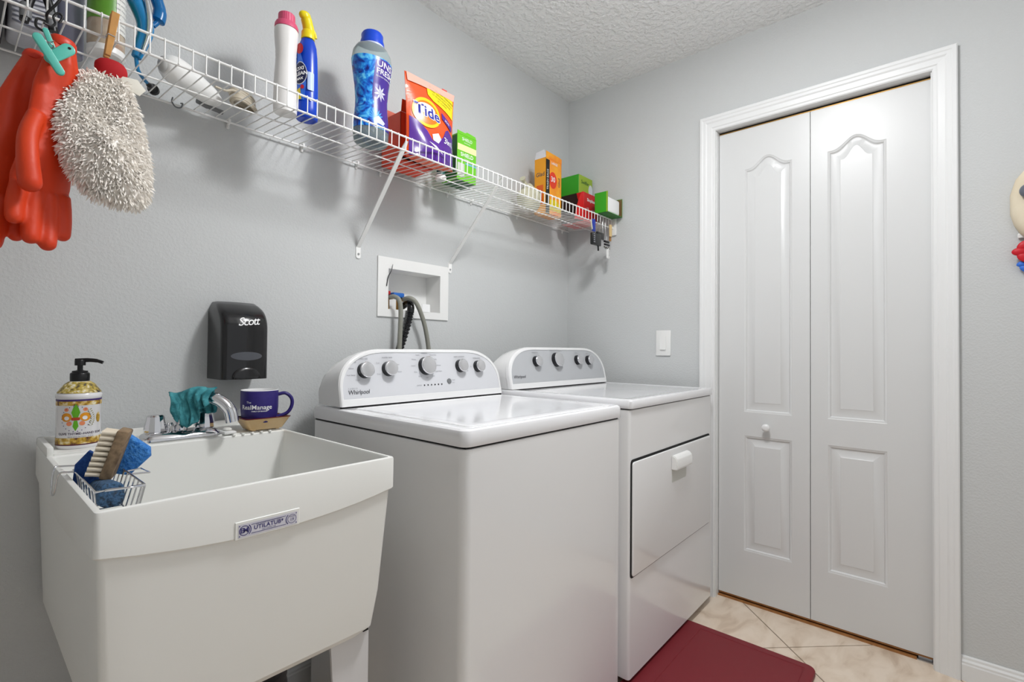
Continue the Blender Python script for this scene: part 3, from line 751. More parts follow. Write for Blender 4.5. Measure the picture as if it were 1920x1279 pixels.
G().lathe([(RB+.0004, .101), (RB+.0004, .105)], (*bc, FZ), 48, cap=False).make('purple_band', PUR, sp, 60)
G().lathe([(RB+.0004, .008), (RB+.0004, .0105)], (*bc, FZ), 48, cap=False).make('purple_band', mat('band_maroon', (86, 30, 50), .4), sp, 60)
G().lathe([(.0372, .1175), (.0333, .1240), (.0265, .1343), (.0185, .1412)], (*bc, FZ+.0004), 48, cap=False).make('shoulder_scrolls', mat('scroll_mix', (50, 44, 60), .4, var=(120, [(196, 172, 70), (238, 234, 220)])), sp, 60)
A0 = radians(-98)
cm = cylmap(bc[0], bc[1], FZ, RB, A0)
cc = lambda u0, v0: (lambda u, v, d: cm(u+u0, v+v0, d))
GRN, ORG = mat('lis_green', (96, 170, 30), .4), mat('lis_orange', (226, 150, 30), .4)
RD = mat('lis_red', (176, 60, 30), .4)
fl_ = lambda u, v, d: cm(u*1.25-.005, v*1.22+.064, d)
decal([[(0, .026), (.0035, .019), (.0058, .011), (.003, .002), (-.003, .002), (-.0058, .011), (-.0035, .019)], [(0, -.021), (.0038, -.013), (.0022, -.003), (-.0022, -.003), (-.0038, -.013)]], fl_, GRN, sp, 'green_petal', cut=.008)
def petal(sg):
    o = []
    for i in range(15): a = pi*1.25*i/14; o.append((sg*(.004+.0085*(1-cos(a))*.75), .001+.0095*sin(a)*.95 if a < pi else .001+.009*sin(a)))
    for i in range(15): a = pi*1.25*(1-i/14); o.append((sg*(.0055+.0055*(1-cos(a))*.75), .000+.0048*sin(a)))
    return o
decal([circ(sg*.0125, .003, .0075, 18) for sg in (-1, 1)] , fl_, ORG, sp, 'orange_petal', off=.0004, cut=.006)
decal([circ(sg*.0120, .0015, .0035, 14) for sg in (-1, 1)] , fl_, CER, sp, 'petal_centre', off=.0006, cut=.006)
decal([circ(sg*.0085, -.008, .0038, 14) for sg in (-1, 1)] + [circ(sg*.0125, .016, .0032, 12) for sg in (-1, 1)], fl_, mat('lis_pink', (232, 140, 96), .4), sp, 'pink_scroll', off=.0005, cut=.006)
decal([rrect(-.0055, -.0025, .0055, .0025, .0012, 3)], fl_, RD, sp, 'red_knot', off=.0008, cut=.006)
rr_ = random.Random(5); sprig = []
for i in range(9):
    v = -.018+.0042*i; u = .020+.004*sin(i*.5)
    for sg in (-1, 1): sprig.append([(u, v), (u+sg*.004, v+.0045), (u+sg*.0045, v+.0025)])
decal(sprig, cc(0, .065), mat('sprig_green', (132, 128, 40), .5), sp, 'leaf_sprig', cut=.006)
decal([circ(.037, -.002, .0055, 16, .011)], cc(0, .066), GOLD, sp, 'side_medallion', cut=.005)
dots = [circ(-.005+.0245*cos(a), .064+.0265*sin(a), .0010, 6) for a in [2*pi*k/22 for k in range(22)]]
decal(dots, cm, PUR, sp, 'violet_dots', off=.0005)
text('OLIVE THYME~HAND SOAP', .0066, cc(.004, .0325), mat('ink_brown', (80, 66, 84), .5), sp, bold=.0001)
text('savon pour les mains  12 fl oz', .0036, cc(.004, .0265), mat('ink_brown', (80, 66, 84), .5), sp)
pz = FZ+.148
pm = G().lathe([(.0165, -.006), (.0168, 0), (.0168, .010), (.0155, .012), (.0135, .013), (.0135, .016), (.006, .0175), (.0048, .019), (.0048, .030)], (*bc, pz), 32).make('pump', BLK, sp, 35)
g = G(); g.lathe([(.0095, .028), (.0095, .038), (.0085, .040), (.004, .0405)], (*bc, pz), 20)
g.tube(smooth_path([(bc[0]-.008, bc[1]+.002, pz+.0385), (bc[0]+.012, bc[1]-.005, pz+.0395), (bc[0]+.026, bc[1]-.011, pz+.038), (bc[0]+.036, bc[1]-.016, pz+.034)]), [.0045]*7+[.0042]*6+[.0036]*6, 12)
g.make('pump_nozzle', BLK, pm, 40)

# mug on a ceramic dish
dc = (-1.664, -.168)
ds = thing('soap_dish', 'tan ceramic soap dish on the ledge under the blue mug', 'dish', (dc[0], dc[1], FZ))
TAN = mat('dish_tan', (216, 178, 120), .3, var=(18, [(226, 196, 150)]), coat=.3)
def rl(x, y, hx, hy, r, z): return [V((u, v, z)) for u, v in rrect(x-hx, y-hy, x+hx, y+hy, r, 4)]
TZ = FZ+.003
G().loft([rl(*dc, .040, .028, .006, TZ), rl(*dc, .042, .030, .006, TZ+.003), rl(*dc, .056, .040, .008, TZ+.027), rl(*dc, .0575, .0415, .008, TZ+.030), rl(*dc, .053, .037, .007, TZ+.029), rl(*dc, .042, .029, .006, TZ+.012), rl(*dc, .02, .015, .005, TZ+.011)]).make('bowl', TAN, ds, 40)
G().loft([rl(*dc, .0585, .0425, .009, TZ+.0295), rl(*dc, .0585, .0425, .009, TZ+.0315), rl(*dc, .053, .037, .007, TZ+.0315), rl(*dc, .053, .037, .007, TZ+.0295)], True, False).make('glazed_rim', mat('dish_red', (96, 28, 26), .25), ds, 40, label='dark red glazed rim')
g = G()
for sx in (-.03, .03): g.box((dc[0]+sx-.004, dc[1]-.022, FZ), (dc[0]+sx+.004, dc[1]+.022, TZ+.001))
g.make('foot', TAN, ds, 0)
mc = (-1.672, -.166); MZ = TZ+.0125
BLU = mat('mug_navy', (40, 28, 104), .38, var=(90, [(44, 32, 112)]))
mg = thing('coffee_mug', 'dark blue coffee mug with white lettering in the tan dish', 'mug', (mc[0], mc[1], MZ))
G().lathe([(.030, 0), (.034, .001), (.0395, .007), (.0435, .022), (.0455, .045), (.0455, .088), (.0448, .0895), (.0440, .0885), (.0438, .045), (.040, .012), (.02, .008)], (*mc, MZ), 48).make('cup', BLU, mg, 40)
G().lathe([(.0453, .0888), (.0450, .0902), (.0437, .0902), (.0432, .087), (.0430, .045), (.039, .0125), (.005, .0105)], (*mc, MZ), 40, cap=False).make('inner_glaze', WHT, mg, 60)
ha = radians(-22); hd = V((cos(ha), sin(ha), 0)); C0 = V((mc[0], mc[1], MZ))
G().tube(smooth_path([C0+hd*.043+V((0, 0, .076)), C0+hd*.062+V((0, 0, .079)), C0+hd*.077+V((0, 0, .066)), C0+hd*.079+V((0, 0, .046)), C0+hd*.068+V((0, 0, .026)), C0+hd*.043+V((0, 0, .016))]), .0062, 12, flat=.75).make('handle', BLU, mg, 60)
cmm = cylmap(mc[0], mc[1], MZ, .0456, radians(-122))
text('RealManage', .0165, lambda u, v, d: cmm(u, v+.047, d), WHT, mg, off=.0004, bold=.00015)
text('The', .008, lambda u, v, d: cmm(u-.018, v+.060, d), WHT, mg, off=.0004)
text('FAMILY OF BRANDS', .0042, lambda u, v, d: cmm(u+.008, v+.037, d), WHT, mg, off=.0004, bold=.0001)

# wire caddy hooked over the left rim, with brush and scrub sponges
ca = thing('wire_sponge_caddy', 'steel wire sponge caddy hooked over the left rim of the sink', 'caddy', (-2.05, -.45, .80))
cx0, cx1, cy0, cy1, ct, cb = -2.074, -2.014, -.592, -.395, .8555, .808
r_ = .0016
g = G(); g.tube([(cx0, cy1, ct), (cx1, cy1, ct), (cx1, cy0, ct), (cx0, cy0, ct), (cx0, cy1, ct)], r_, 8); g.make('top_loop', CHROME, ca, 60)
g = G(); g.tube([(cx0+.006, cy1, cb), (cx1-.012, cy1, cb), (cx1-.012, cy0, cb), (cx0+.006, cy0, cb), (cx0+.006, cy1, cb)], r_, 8); g.make('bottom_loop', CHROME, ca, 60)
for i in range(8):
    y = cy1+(cy0-cy1)*(i+.5)/8
    G().tube([(cx0, y, ct), (cx0+.005, y, cb-.001), (cx1-.012, y, cb-.001), (cx1, y, ct)], r_*.85, 6).make('wire_rib', CHROME, ca, 60)
for y in (-.425, -.470):
    pass
G().tube(smooth_path([(cx0+.002, -.415, ct), (-2.082, -.412, ZR+.006), (-2.094, -.405, ZR+.003), (-2.098, -.395, ZR-.03), (-2.098, -.36, ZR-.035), (-2.094, -.35, ZR+.003), (-2.082, -.35, ZR+.006), (cx0+.03, -.395, ct+.002)], 6), r_, 8).make('rim_hook', CHROME, ca, 60)
G().tube([(cx1-.002, -.47, ct), (cx1+.024, -.455, ct-.002), (cx1+.030, -.485, ct-.005), (cx1-.002, -.50, ct)], r_, 8).make('end_loop', CHROME, ca, 60)
G().tube([(cx0+.012, cy0, ct+.0), (cx0+.018, cy0-.018, ct+.004), (cx1-.004, cy0-.018, ct+.002), (cx1-.012, cy0-.004, cb), (cx1-.02, cy0, cb)], r_*1.3, 8).make('front_loop', CHROME, ca, 60)
SPB = mat('sponge_blue', (32, 104, 190), .95, bump=(220, 1.0), var=(180, [(84, 154, 226)]), dist=.003)
SPD = mat('sponge_dark', (34, 44, 56), .95, bump=(220, 1.0), var=(120, [(70, 104, 140), (50, 54, 58)]), dist=.003)
def sponge(name, label, poly, th, M, m):
    g = G(); g.prism(poly, lambda u, v, d: M @ V((u, d, v)), -th/2, th/2, .003, 2)
    return g.make(name, m, None, 50, label, cat='sponge', group='sponges in the wire caddy')
def TR(loc, rx=0, ry=0, rz=0): return Matrix.Translation(loc) @ Matrix.Rotation(radians(rz), 4, 'Z') @ Matrix.Rotation(radians(ry), 4, 'Y') @ Matrix.Rotation(radians(rx), 4, 'X')
sponge('scrub_sponge', 'bright blue scrub sponge standing right of the wooden brush', [(-.030, -.022), (.006, -.030), (.035, .000), (.034, .016), (-.004, .048), (-.012, .044)], .020, TR((-2.008, -.44, .873), 0, 0, -25), SPB)
sponge('scrub_sponge', 'dark worn blue scouring sponge at the bottom of the wire caddy', rrect(-.017, -.020, .017, .018, .012), .085, TR((-2.046, -.50, .832), -6, 0, 0), SPD)
sponge('scrub_sponge', 'deep blue sponge corner showing left behind the brush bristles', [(-.018, -.034), (.018, -.034), (.020, .020), (.004, .032), (-.014, .010)], .016, TR((-2.060, -.415, .858), 0, 0, -20), mat('sponge_deep', (26, 62, 130), .95, bump=(220, 1.0), var=(180, [(44, 88, 160)]), dist=.003))
br = thing('scrub_brush', 'wooden scrub brush with cream bristles leaning in the wire caddy', 'brush', (-2.035, -.455, .855))
MB_ = TR((-2.029, -.462, .888), 0, 17, -20)
BW = mat('brush_wood', (110, 90, 70), .75, var=(40, [(150, 126, 98), (84, 66, 52)]))
G().box((-.006, -.022, -.042), (.011, .022, .042), .003, M=MB_).make('brush_block', BW, br, 40)
BR = mat('bristle_cream', (228, 216, 196), .8)
for i in range(9):
    z = -.036+.0088*i
    for k, y in enumerate((-.015, -.005, .005, .015)):
        G().tube([MB_ @ V((-.005, y, z)), MB_ @ V((-.016, y, z-.001)), MB_ @ V((-.026, y*1.1, z-.002))], [.0034, .0036, .0040], 7).make('bristle_tuft', BR, br, 60)

# ------------------------------------------------------------------ wire shelf
dz = lambda y: 1.716+.08*y          # height of the deck wires (it droops a little to the front)
YS, ZLO, ZHI = -.278, 1.6935, 1.7345
SX0, SX1 = -2.50, -.012
sh = thing('wire_shelf', 'long white wire shelf on the wall above the appliances', 'shelf', (-1.25, -.14, dz(0)))
def rail(y, z, r, x0=SX0, x1=SX1): G().tube([(x0, y, z), (x1, y, z)], r, 8).make('rail', WIRE, sh, 60)
rail(-.014, dz(-.014)-.003, .0028); rail(YS, ZLO-.002, .003); rail(YS, ZHI, .003); rail(-.150, dz(-.15)-.0034, .0022)
xw = [-1.953+.0264*k for k in range(-20, 74)]
cwm = None
P = [(0, -.012, dz(-.012)+.001), (0, -.150, dz(-.15)+.001), (0, YS+.002, dz(YS)+.001), (0, YS-.0035, dz(YS)-.002), (0, YS-.004, ZHI-.002), (0, YS-.001, ZHI+.0035)]
for x in xw:
    if x > SX1: continue
    if cwm is None:
        o = G().tube([(x+p[0], p[1], p[2]) for p in P], .00155, 6).make('cross_wire', WIRE, sh, 60); cwm = o; x_0 = x
    else:
        o = cwm.copy(); COL.objects.link(o); o.parent = sh; o.location = (x-x_0, 0, 0)
for x in (-2.165, -1.707, -1.491, -1.297, -1.200, -.877, -.742, -.436, -.06):
    g = G(); z = dz(0)-.004
    g.box((x-.0035, -.018, z-.004), (x+.0035, -.0003, z+.009), .0015); g.box((x-.004, -.005, z-.015), (x+.004, -.0003, z-.002), .0015); g.cyl((x, -.007, z-.010), (x, -.003, z-.010), .0025, seg=10)
    g.make('wall_clip', PLW, sh, 40)
for x, xt in ((-1.284, -1.281), (-.857, -.836)):
    a, c = V((xt, YS+.006, ZHI-.008)), V((x, -.004, 1.425))
    d = (c-a).normalized(); n = V((1, 0, 0)).cross(d).normalized()
    g = G(); w_ = .0075
    rg = []
    for p, f in ((a, .55), (a+d*.03, 1), (c-d*.02, 1), (c, .9)):
        rg.append([p-V((w_*f, 0, 0)), p-V((w_*f, 0, 0))+n*.004, p+V((0, 0, 0))+n*.0012, p+V((w_*f, 0, 0))+n*.004, p+V((w_*f, 0, 0)), p])
    g.loft(rg)
    g.prism(rrect(x-.009, 1.386, x+.009, 1.432, .008), f0, .0003, .0035)
    br_ = g.make('support_brace', WIRE, sh, 30)
    G().cyl((x, -.0035, 1.401), (x, -.0055, 1.401), .004, seg=12).make('screw', STEEL, br_)
g = G(); g.box((-.0115, -.300, 1.655), (-.0003, -.262, 1.742), .003); g.box((-.022, -.286, 1.688), (-.0003, -.268, 1.700), .002)
g.make('end_bracket', PLW, sh, 40)

# ------------------------------------------------------------------ things on the shelf
def rest(y0, y1=None): return dz(max(y0, y1 if y1 is not None else y0))+.0028
def cardboard(root, x0, x1, y0, y1, z0, z1, m, name='carton', open_top=False, M=None):
    g = G(); t = .0012
    if open_top:
        g.box((x0, y0, z0), (x1, y1, z0+t)); g.box((x0, y0, z0), (x1, y0+t, z1)); g.box((x0, y1-t, z0), (x1, y1, z1)); g.box((x0, y0, z0), (x0+t, y1, z1)); g.box((x1-t, y0, z0), (x1, y1, z1))
    else: g.box((x0, y0, z0), (x1, y1, z1), .0012, 1)
    if M: bmesh.ops.transform(g.bm, matrix=M, verts=g.bm.verts)
    return g.make(name, m, root, 0)
def C(name, c, **k): return mat(name, c, k.pop('rough', .4), **k)

# white bottle with pink cap
wc = (-1.632, -.200); z0 = rest(-.17)
wb = thing('detergent_bottle', 'plain white bottle with a pink screw cap on the wire shelf', 'bottle', (*wc, z0))
BW_ = C('bottle_white', (232, 230, 228), rough=.3)
pr = [(.024, 0), (.030, .002), (.031, .02), (.030, .08), (.0275, .13), (.0265, .150), (.0272, .154), (.0265, .158), (.0275, .162), (.027, .166), (.0295, .19), (.031, .215), (.0305, .228), (.028, .232)]
def ovalprof(prof, c, z, sx, sy, rot, seg=40):
    g = G(); return g.lathe([(r, h) for r, h in prof], (c[0], c[1], z), seg, sx, sy) if not rot else g.lathe(prof, (c[0], c[1], z), seg, M=Matrix.Rotation(radians(rot), 4, 'Z') @ Matrix.Diagonal((sx, sy, 1, 1)))
ovalprof(pr, wc, z0, 1.0, .88, 0).make('bottle', BW_, wb, 50)
PK = C('cap_pink', (214, 84, 120))
g = G(); g.lathe([(.0305, .231), (.0300, .240), (.027, .247), (.0215, .249)], (*wc, z0), 40, 1, .9)
rg = []
for r, z in ((.021, .248), (.0205, .270), (.019, .272), (.004, .2725)): rg.append([V((wc[0]+(r+(.0007 if k % 2 and r > .01 else 0))*cos(2*pi*k/48), wc[1]+(r+(.0007 if k % 2 and r > .01 else 0))*sin(2*pi*k/48), z0+z)) for k in range(48)])
g.loft(rg); g.make('screw_cap', PK, wb, 30)

# blue spray bottle
bc2 = (-1.578, -.212); z0 = rest(-.19)
sb_ = thing('spray_bottle', 'blue cleaner spray bottle with a yellow trigger on the wire shelf', 'spray bottle', (*bc2, z0))
BL = C('bottle_blue', (14, 66, 190), rough=.25)
ovalprof([(.026, 0), (.0285, .003), (.0292, .03), (.0285, .09), (.027, .14), (.0255, .18), (.023, .205), (.018, .222), (.0145, .228), (.0145, .234)], bc2, z0, 1, .82, -20).make('bottle', BL, sb_, 50)
sm = cylmap(bc2[0], bc2[1], z0, .0295, radians(-150), 1, .9)
sl = decal([[(-.020, .045), (.012, .045), (.016, .09), (.010, .14), (-.004, .185), (-.020, .195)]], sm, C('spray_label', (26, 84, 200), var=(60, [(60, 120, 220)])), sb_, 'label', cut=.006, off=.0006)
decal([circ(-.002, .118, .019, 24, .030)], sm, C('label_navy', (20, 28, 70)), sl, 'dark_oval', cut=.006, off=.0009)
decal(ring2(-.002, .118, .0185, .0200, 24, 1.6), sm, C('label_silver', (200, 206, 214)), sl, 'silver_ring', off=.0011)
for i, wd in enumerate(('OXI', 'CLEAN', 'MAX')): text(wd, .0135 if i < 2 else .009, lambda u, v, d, i=i: sm(u-.002, v+.130-.014*i+u*.2, d), WHT, sl, off=.0013, bold=.0004)
decal([circ(-.004, .186, .011, 20, .015)], sm, C('label_red', (190, 30, 40)), sl, 'red_badge', cut=.005, off=.0010)
decal([[(-.016, .046), (.004, .046), (.000, .078), (-.016, .070)]], sm, C('label_yellow', (222, 200, 40)), sl, 'yellow_patch', cut=.006, off=.0010)
decal([circ(.006, .080, .005, 12, .006)], sm, C('label_red', (190, 30, 40)), sl, 'red_splash', cut=.005, off=.0012)
sm2 = cylmap(bc2[0], bc2[1], z0, .0290, radians(-95), 1, .9)
decal([rrect(-.009, .075, .009, .125, .003, 3)], sm2, C('sticker_pale', (170, 190, 226)), sb_, 'sticker', cut=.006, off=.0006)
decal([circ(0, .050, .004, 14)], sm2, WHT, sb_, 'logo_dot', off=.0006)
YL = C('trigger_yellow', (236, 214, 20), rough=.35)
g = G(); g.lathe([(.0175, .226), (.0178, .232), (.0172, .246), (.015, .250)], (*bc2, z0), 24)
c0 = V((bc2[0], bc2[1], z0))
g.tube(smooth_path([c0+V((.004, 0, .242)), c0+V((.0, 0, .262)), c0+V((-.006, 0, .282)), c0+V((-.012, -.001, .292))]), [.0150]*7+[.0145]*6+[.0125]*6, 14)
g.ell(c0+V((-.010, -.001, .289)), (.0165, .012, .0125), 16)
nzl = g.make('trigger_head', YL, sb_, 60)
G().tube(smooth_path([c0+V((.012, -.001, .262)), c0+V((.019, -.001, .252)), c0+V((.022, -.001, .240))]), .0042, 10).make('trigger', YL, nzl, 60)

# scent booster bottle
qc = (-1.366, -.200); z0 = rest(-.16)
ub = thing('scent_booster_bottle', 'waisted clear bottle with blue flower sleeve and blue cap on the wire shelf', 'bottle', (*qc, z0))
prf = [(.046, 0), (.053, .004), (.056, .018), (.057, .040), (.054, .075), (.0505, .110), (.0500, .135), (.053, .175), (.059, .215), (.0635, .245), (.064, .262), (.060, .283), (.050, .300), (.037, .308), (.032, .311)]
SYQ = .80
def ringr(z):
    for (r0, a), (r1, b_) in zip(prf, prf[1:]):
        if a <= z <= b_: return r0+(r1-r0)*(z-a)/(b_-a)
    return prf[-1][0]
CLR = mat('clear_plastic', (206, 222, 224), .12, trans=.75, ior=1.3)
G().lathe(prf, (*qc, z0), 56, 1, SYQ).make('bottle', CLR, ub, 60)
m = mat('flower_sleeve', (30, 110, 210), .25); nt = m.node_tree; b = nt.nodes['Principled BSDF']
tc = nt.nodes.new('ShaderNodeTexCoord'); vo = nt.nodes.new('ShaderNodeTexNoise'); vo.inputs['Scale'].default_value = 24; vo.inputs['Detail'].default_value = 3; vo.inputs['Distortion'].default_value = 2.2
cr = nt.nodes.new('ShaderNodeValToRGB'); e = cr.color_ramp.elements
e[0].position = .34; e[0].color = lin((14, 30, 110)); e[1].position = .66; e[1].color = lin((110, 206, 246))
for p_, c_ in ((.44, (20, 82, 190)), (.53, (34, 140, 224))): x = e.new(p_); x.color = lin(c_)
nt.links.new(tc.outputs['Object'], vo.inputs['Vector']); nt.links.new(vo.outputs['Fac'], cr.inputs['Fac']); nt.links.new(cr.outputs['Color'], b.inputs['Base Color'])
zs = [.040+.215*i/30 for i in range(31)]
slv = G().lathe([(ringr(z)+.0009, z) for z in zs], (*qc, z0), 56, 1, SYQ, cap=False).make('shrink_sleeve', m, ub, 60)
qmap = lambda u, v, d: V((qc[0]+(ringr(v)+d)*cos(radians(-97)+u/.05), qc[1]+(ringr(v)+d)*SYQ*sin(radians(-97)+u/.05), z0+v))
decal([[(.046, .042), (.052, .250), (-.006, .252), (-.010, .22), (-.016, .14), (-.004, .10), (.010, .08), (.022, .055), (.030, .042)]], qmap, C('sleeve_purple', (70, 48, 142), rough=.25), slv, 'purple_field', cut=.007, off=.0013)
for i, wd in enumerate(('UNST', 'FRESH')): text(wd, .026 if i == 0 else .022, lambda u, v, d, i=i: qmap(u-.006, v+.236-.022*i, d), WHT, slv, off=.0018, align='LEFT', bold=.0002)
text('IN-WASH SCENT BOOSTER', .0055, lambda u, v, d: qmap(u-.006, v+.199, d), WHT, slv, off=.0018, align='LEFT')
star = []
for k in range(8):
    a = 2*pi*k/8+.2; star.append([(.010, .150), (.010+.010*cos(a-.32), .150+.012*sin(a-.32)), (.010+.021*cos(a), .150+.026*sin(a)), (.010+.010*cos(a+.32), .150+.012*sin(a+.32))])
decal(star, qmap, C('petal_silver', (206, 208, 226), rough=.3), slv, 'white_flower', cut=.006, off=.0017)
decal([[(-.004, .055), (.018, .052), (.026, .062), (.004, .078), (-.006, .07)]], qmap, C('petal_silver', (206, 208, 226), rough=.3), slv, 'white_patch', cut=.006, off=.0017)
pet = []
for k in range(9):
    a = radians(20+20*k); pet.append([(-.004, .070), (-.004+.016*cos(a-.12), .070+.020*sin(a-.12)), (-.004+.024*cos(a), .070+.032*sin(a)), (-.004+.016*cos(a+.12), .070+.020*sin(a+.12))])
decal(pet, qmap, C('petal_cyan', (60, 160, 236), rough=.3), slv, 'blue_flower', cut=.006, off=.0016)
CB = C('cap_blue', (16, 70, 200), rough=.3)
G().lathe([(.036, .300), (.037, .3045), (.036, .309)], (*qc, z0), 40, cap=True).make('collar', C('collar_pale', (196, 202, 226), rough=.3), ub, 40)
G().lathe([(.0365, .308), (.0365, .318), (.0325, .332), (.0335, .342), (.030, .348), (.004, .350)], (*qc, z0), 40).make('cap', CB, ub, 40)

# red-orange carton behind the detergent bag
z0 = rest(-.05)
rb = thing('dryer_sheet_box', 'orange-red open carton behind the orange detergent bag on the shelf', 'box', (-1.152, -.12, z0))
RO = C('carton_red', (242, 74, 34), var=(14, [(232, 62, 28)]))
cardboard(rb, -1.225, -1.082, -.158, -.048, z0, z0+.165, RO, open_top=True)
G().prism([(0, 0), (.142, 0), (.132, .048), (.012, .048)], lambda u, v, d: V((-1.2245+u, -.050+v*.15-d, z0+.165+v)), 0, .0012).make('raised_flap', C('carton_pink', (226, 120, 100)), rb, 0)
G().prism([(0, 0), (.142, 0), (.142, .045), (.0, .040)], lambda u, v, d: V((-1.2245+u, -.1585-v*.12-d, z0+.165+v)), 0, .0012).make('front_flap', C('carton_orange', (226, 70, 28)), rb, 0)
rbf = front(0, z0, -.158)
text('ULTRA', .024, lambda u, v, d: rbf(-1.165+u, .030+v, d), C('ink_dark_red', (110, 22, 20)), rb, off=.0006)
decal([rect(-1.22, .005, -1.09, .014)], rbf, C('ink_black', (20, 20, 20)), rb, 'black_strip', off=.0006)
decal(ring2(-1.140, .186, .007, .0082, 18), lambda u, v, d: V((u, -.1585-(v-.165)*.12-.0012-d, z0+v)), C('carton_pink', (226, 120, 100)), rb, 'seal_print', off=.0004)

# detergent bag
z0 = rest(-.21); bgx, bgy = -1.155, -.225
dbg = thing('detergent_bag', 'orange and purple resealable detergent bag propped on the wire shelf', 'bag', (bgx, bgy, z0))
WB, HB, TB = .102, .280, .030
def bagp(u, v, side_, extra=0):     # u -1..1, v 0..1
    e_ = max(0., 1-abs(u)**2.6); p_ = TB*e_*(1-(max(0, v-.05)/.95)**1.7)**.8 if v < 1 else 0
    p_ += .0035*sin(v*17+u*5)*e_*(1-v) + .0008
    wd = WB*(1-.05*sin(pi*v)+.06*v)
    return V((bgx+u*wd+v*.006, bgy-side_*(p_+extra)+.012*v-.006, z0+v*HB))
nU, nV = 26, 34; b = bmesh.new(); gridF = [[b.verts.new(bagp(-1+2*i/nU, j/nV, 1)) for i in range(nU+1)] for j in range(nV+1)]; gridB = [[b.verts.new(bagp(-1+2*i/nU, j/nV, -1)) for i in range(nU+1)] for j in range(nV+1)]
for Gd in (gridF, gridB):
    for j in range(nV):
        for i in range(nU): b.faces.new((Gd[j][i], Gd[j][i+1], Gd[j+1][i+1], Gd[j+1][i]))
for j in range(nV):
    for i in (0, nU): b.faces.new((gridF[j][i], gridB[j][i], gridB[j+1][i], gridF[j+1][i]))
for i in range(nU):
    for j in (0, nV): b.faces.new((gridF[j][i], gridF[j][i+1], gridB[j][i+1], gridB[j][i]))
g = G(); g.bm = b
BO = mat('bag_orange', (232, 82, 28), .22, bump=(30, .35), coat=.3, dist=.004)
g.make('pouch', BO, dbg, 60)
def bm_(u, v, d): return bagp(u/.092, v/.262, 1, d)
decal([[(-.086, .000), (.086, .000), (.088, .105), (.060, .125), (.045, .115), (.028, .085), (-.010, .062), (-.030, .090), (-.060, .115), (-.086, .125)]], bm_, mat('bag_purple', (84, 40, 140), .22, coat=.3), dbg, 'purple_panel', cut=.005, off=.0022)
decal([[(-.020, .246), (-.020, .215), (.0, .200), (.086, .170), (.087, .225), (.084, .243)]], bm_, mat('bag_yellow', (236, 214, 30), .25), dbg, 'yellow_banner', cut=.005, off=.0022)
for i in range(4): text(['NEW! DOWNY FRESHNESS', 'HIGH EFFICIENCY PACS', '2X STAIN FIGHTING', '31 LOADS'][i], .0085, lambda u, v, d, i=i: bm_(u+.036, v+.236-.011*i-u*.28, d), C('ink_olive', (110, 100, 10)), dbg, off=.0030)
decal([[(-.086, .235), (-.088, .262), (.092, .262), (.088, .238)]], bm_, mat('bag_pink_clear', (240, 176, 160), .2, coat=.3), dbg, 'clear_zip_strip', cut=.005, off=.0030)
decal([circ(-.028, .150, .050, 32, .048)], bm_, mat('logo_yellow', (250, 200, 30), .25), dbg, 'logo_ring', cut=.005, off=.0026)
decal([circ(-.028, .150, .042, 32, .038)], bm_, mat('logo_orange', (240, 120, 24), .25), dbg, 'logo_disc', cut=.005, off=.0030)
decal([circ(-.030, .162, .033, 24, .018)], bm_, mat('logo_light', (250, 238, 214), .25), dbg, 'logo_flare', cut=.005, off=.0034)
text('Tide', .050, lambda u, v, d: bm_(u-.026, v+.150-u*.10, d), WHT, dbg, 'brand_outline', off=.0038, bold=.0030)
text('Tide', .050, lambda u, v, d: bm_(u-.026, v+.150-u*.10, d), mat('logo_navy', (40, 44, 150), .3), dbg, 'brand_lettering', off=.0043, bold=.0010)
decal([[(.030, .172), (.032, .152), (.078, .124), (.080, .142)]], bm_, mat('bag_purple', (84, 40, 140), .22), dbg, 'purple_tag', cut=.005, off=.0028)
text('pods', .011, lambda u, v, d: bm_(u+.055, v+.148-u*.5, d), WHT, dbg, off=.0034)
text('3in1', .028, lambda u, v, d: bm_(u+.056, v+.078-u*.05, d), WHT, dbg, off=.0034, bold=.0002)
decal([[(-.012, .085), (.010, .094), (.022, .078), (.012, .062), (-.010, .066)], [(-.028, .055), (.0, .050), (.03, .030), (.002, .038)]], bm_, mat('splash_white', (232, 226, 236), .3), dbg, 'white_splash', cut=.005, off=.0030)
G().box((.052, -.004, 0), (.074, .004, .007), .002, M=Matrix.Translation((bgx+.006, bgy+.006, z0+HB-.002))).make('zip_slider', C('slider_red', (220, 60, 50)), dbg)

# small bottle and the green box
z0 = rest(-.08)
sbt = thing('small_bottle', 'small dark bottle with a white base left of the green box', 'bottle', (-1.000, -.105, z0))
G().lathe([(.018, 0), (.021, .003), (.021, .016), (.017, .02)], (-1.000, -.105, z0), 24).make('white_base', PLW, sbt, 40)
G().lathe([(.0165, .019), (.0165, .070), (.012, .085), (.006, .09)], (-1.000, -.105, z0), 24).make('body', C('dark_teal', (24, 54, 52), rough=.25, var=(80, [(60, 110, 106)])), sbt, 40)
z0 = rest(-.075)
LG = C('carton_lime', (110, 196, 44)); DG = C('carton_dark_green', (30, 96, 40))
gb = thing('green_box', 'tall lime green box with white lettering standing alone mid-shelf', 'box', (-.905, -.125, z0))
cardboard(gb, -.974, -.874, -.168, -.080, z0, z0+.176, LG)
G().prism([(0, 0), (.100, 0), (.094, .012), (.05, .016), (.04, .010), (0, .012)], lambda u, v, d: V((-.974+u, -.1665-d, z0+.176+v)), 0, .0012).make('torn_flap', LG, gb, 0)
gf = front(0, z0, -.168)
GT = lambda x, z: (lambda u, v, d: gf(x+u, z+v, d))
text('SHIELD', .017, GT(-.924, .160), WHT, gb, off=.0006); text('SHIELD', .021, GT(-.924, .100), WHT, gb, off=.0006, bold=.0003)
text('DISPOSABLE', .006, GT(-.924, .147), WHT, gb, off=.0006); text('fresh scent', .006, GT(-.924, .086), WHT, gb, off=.0006)
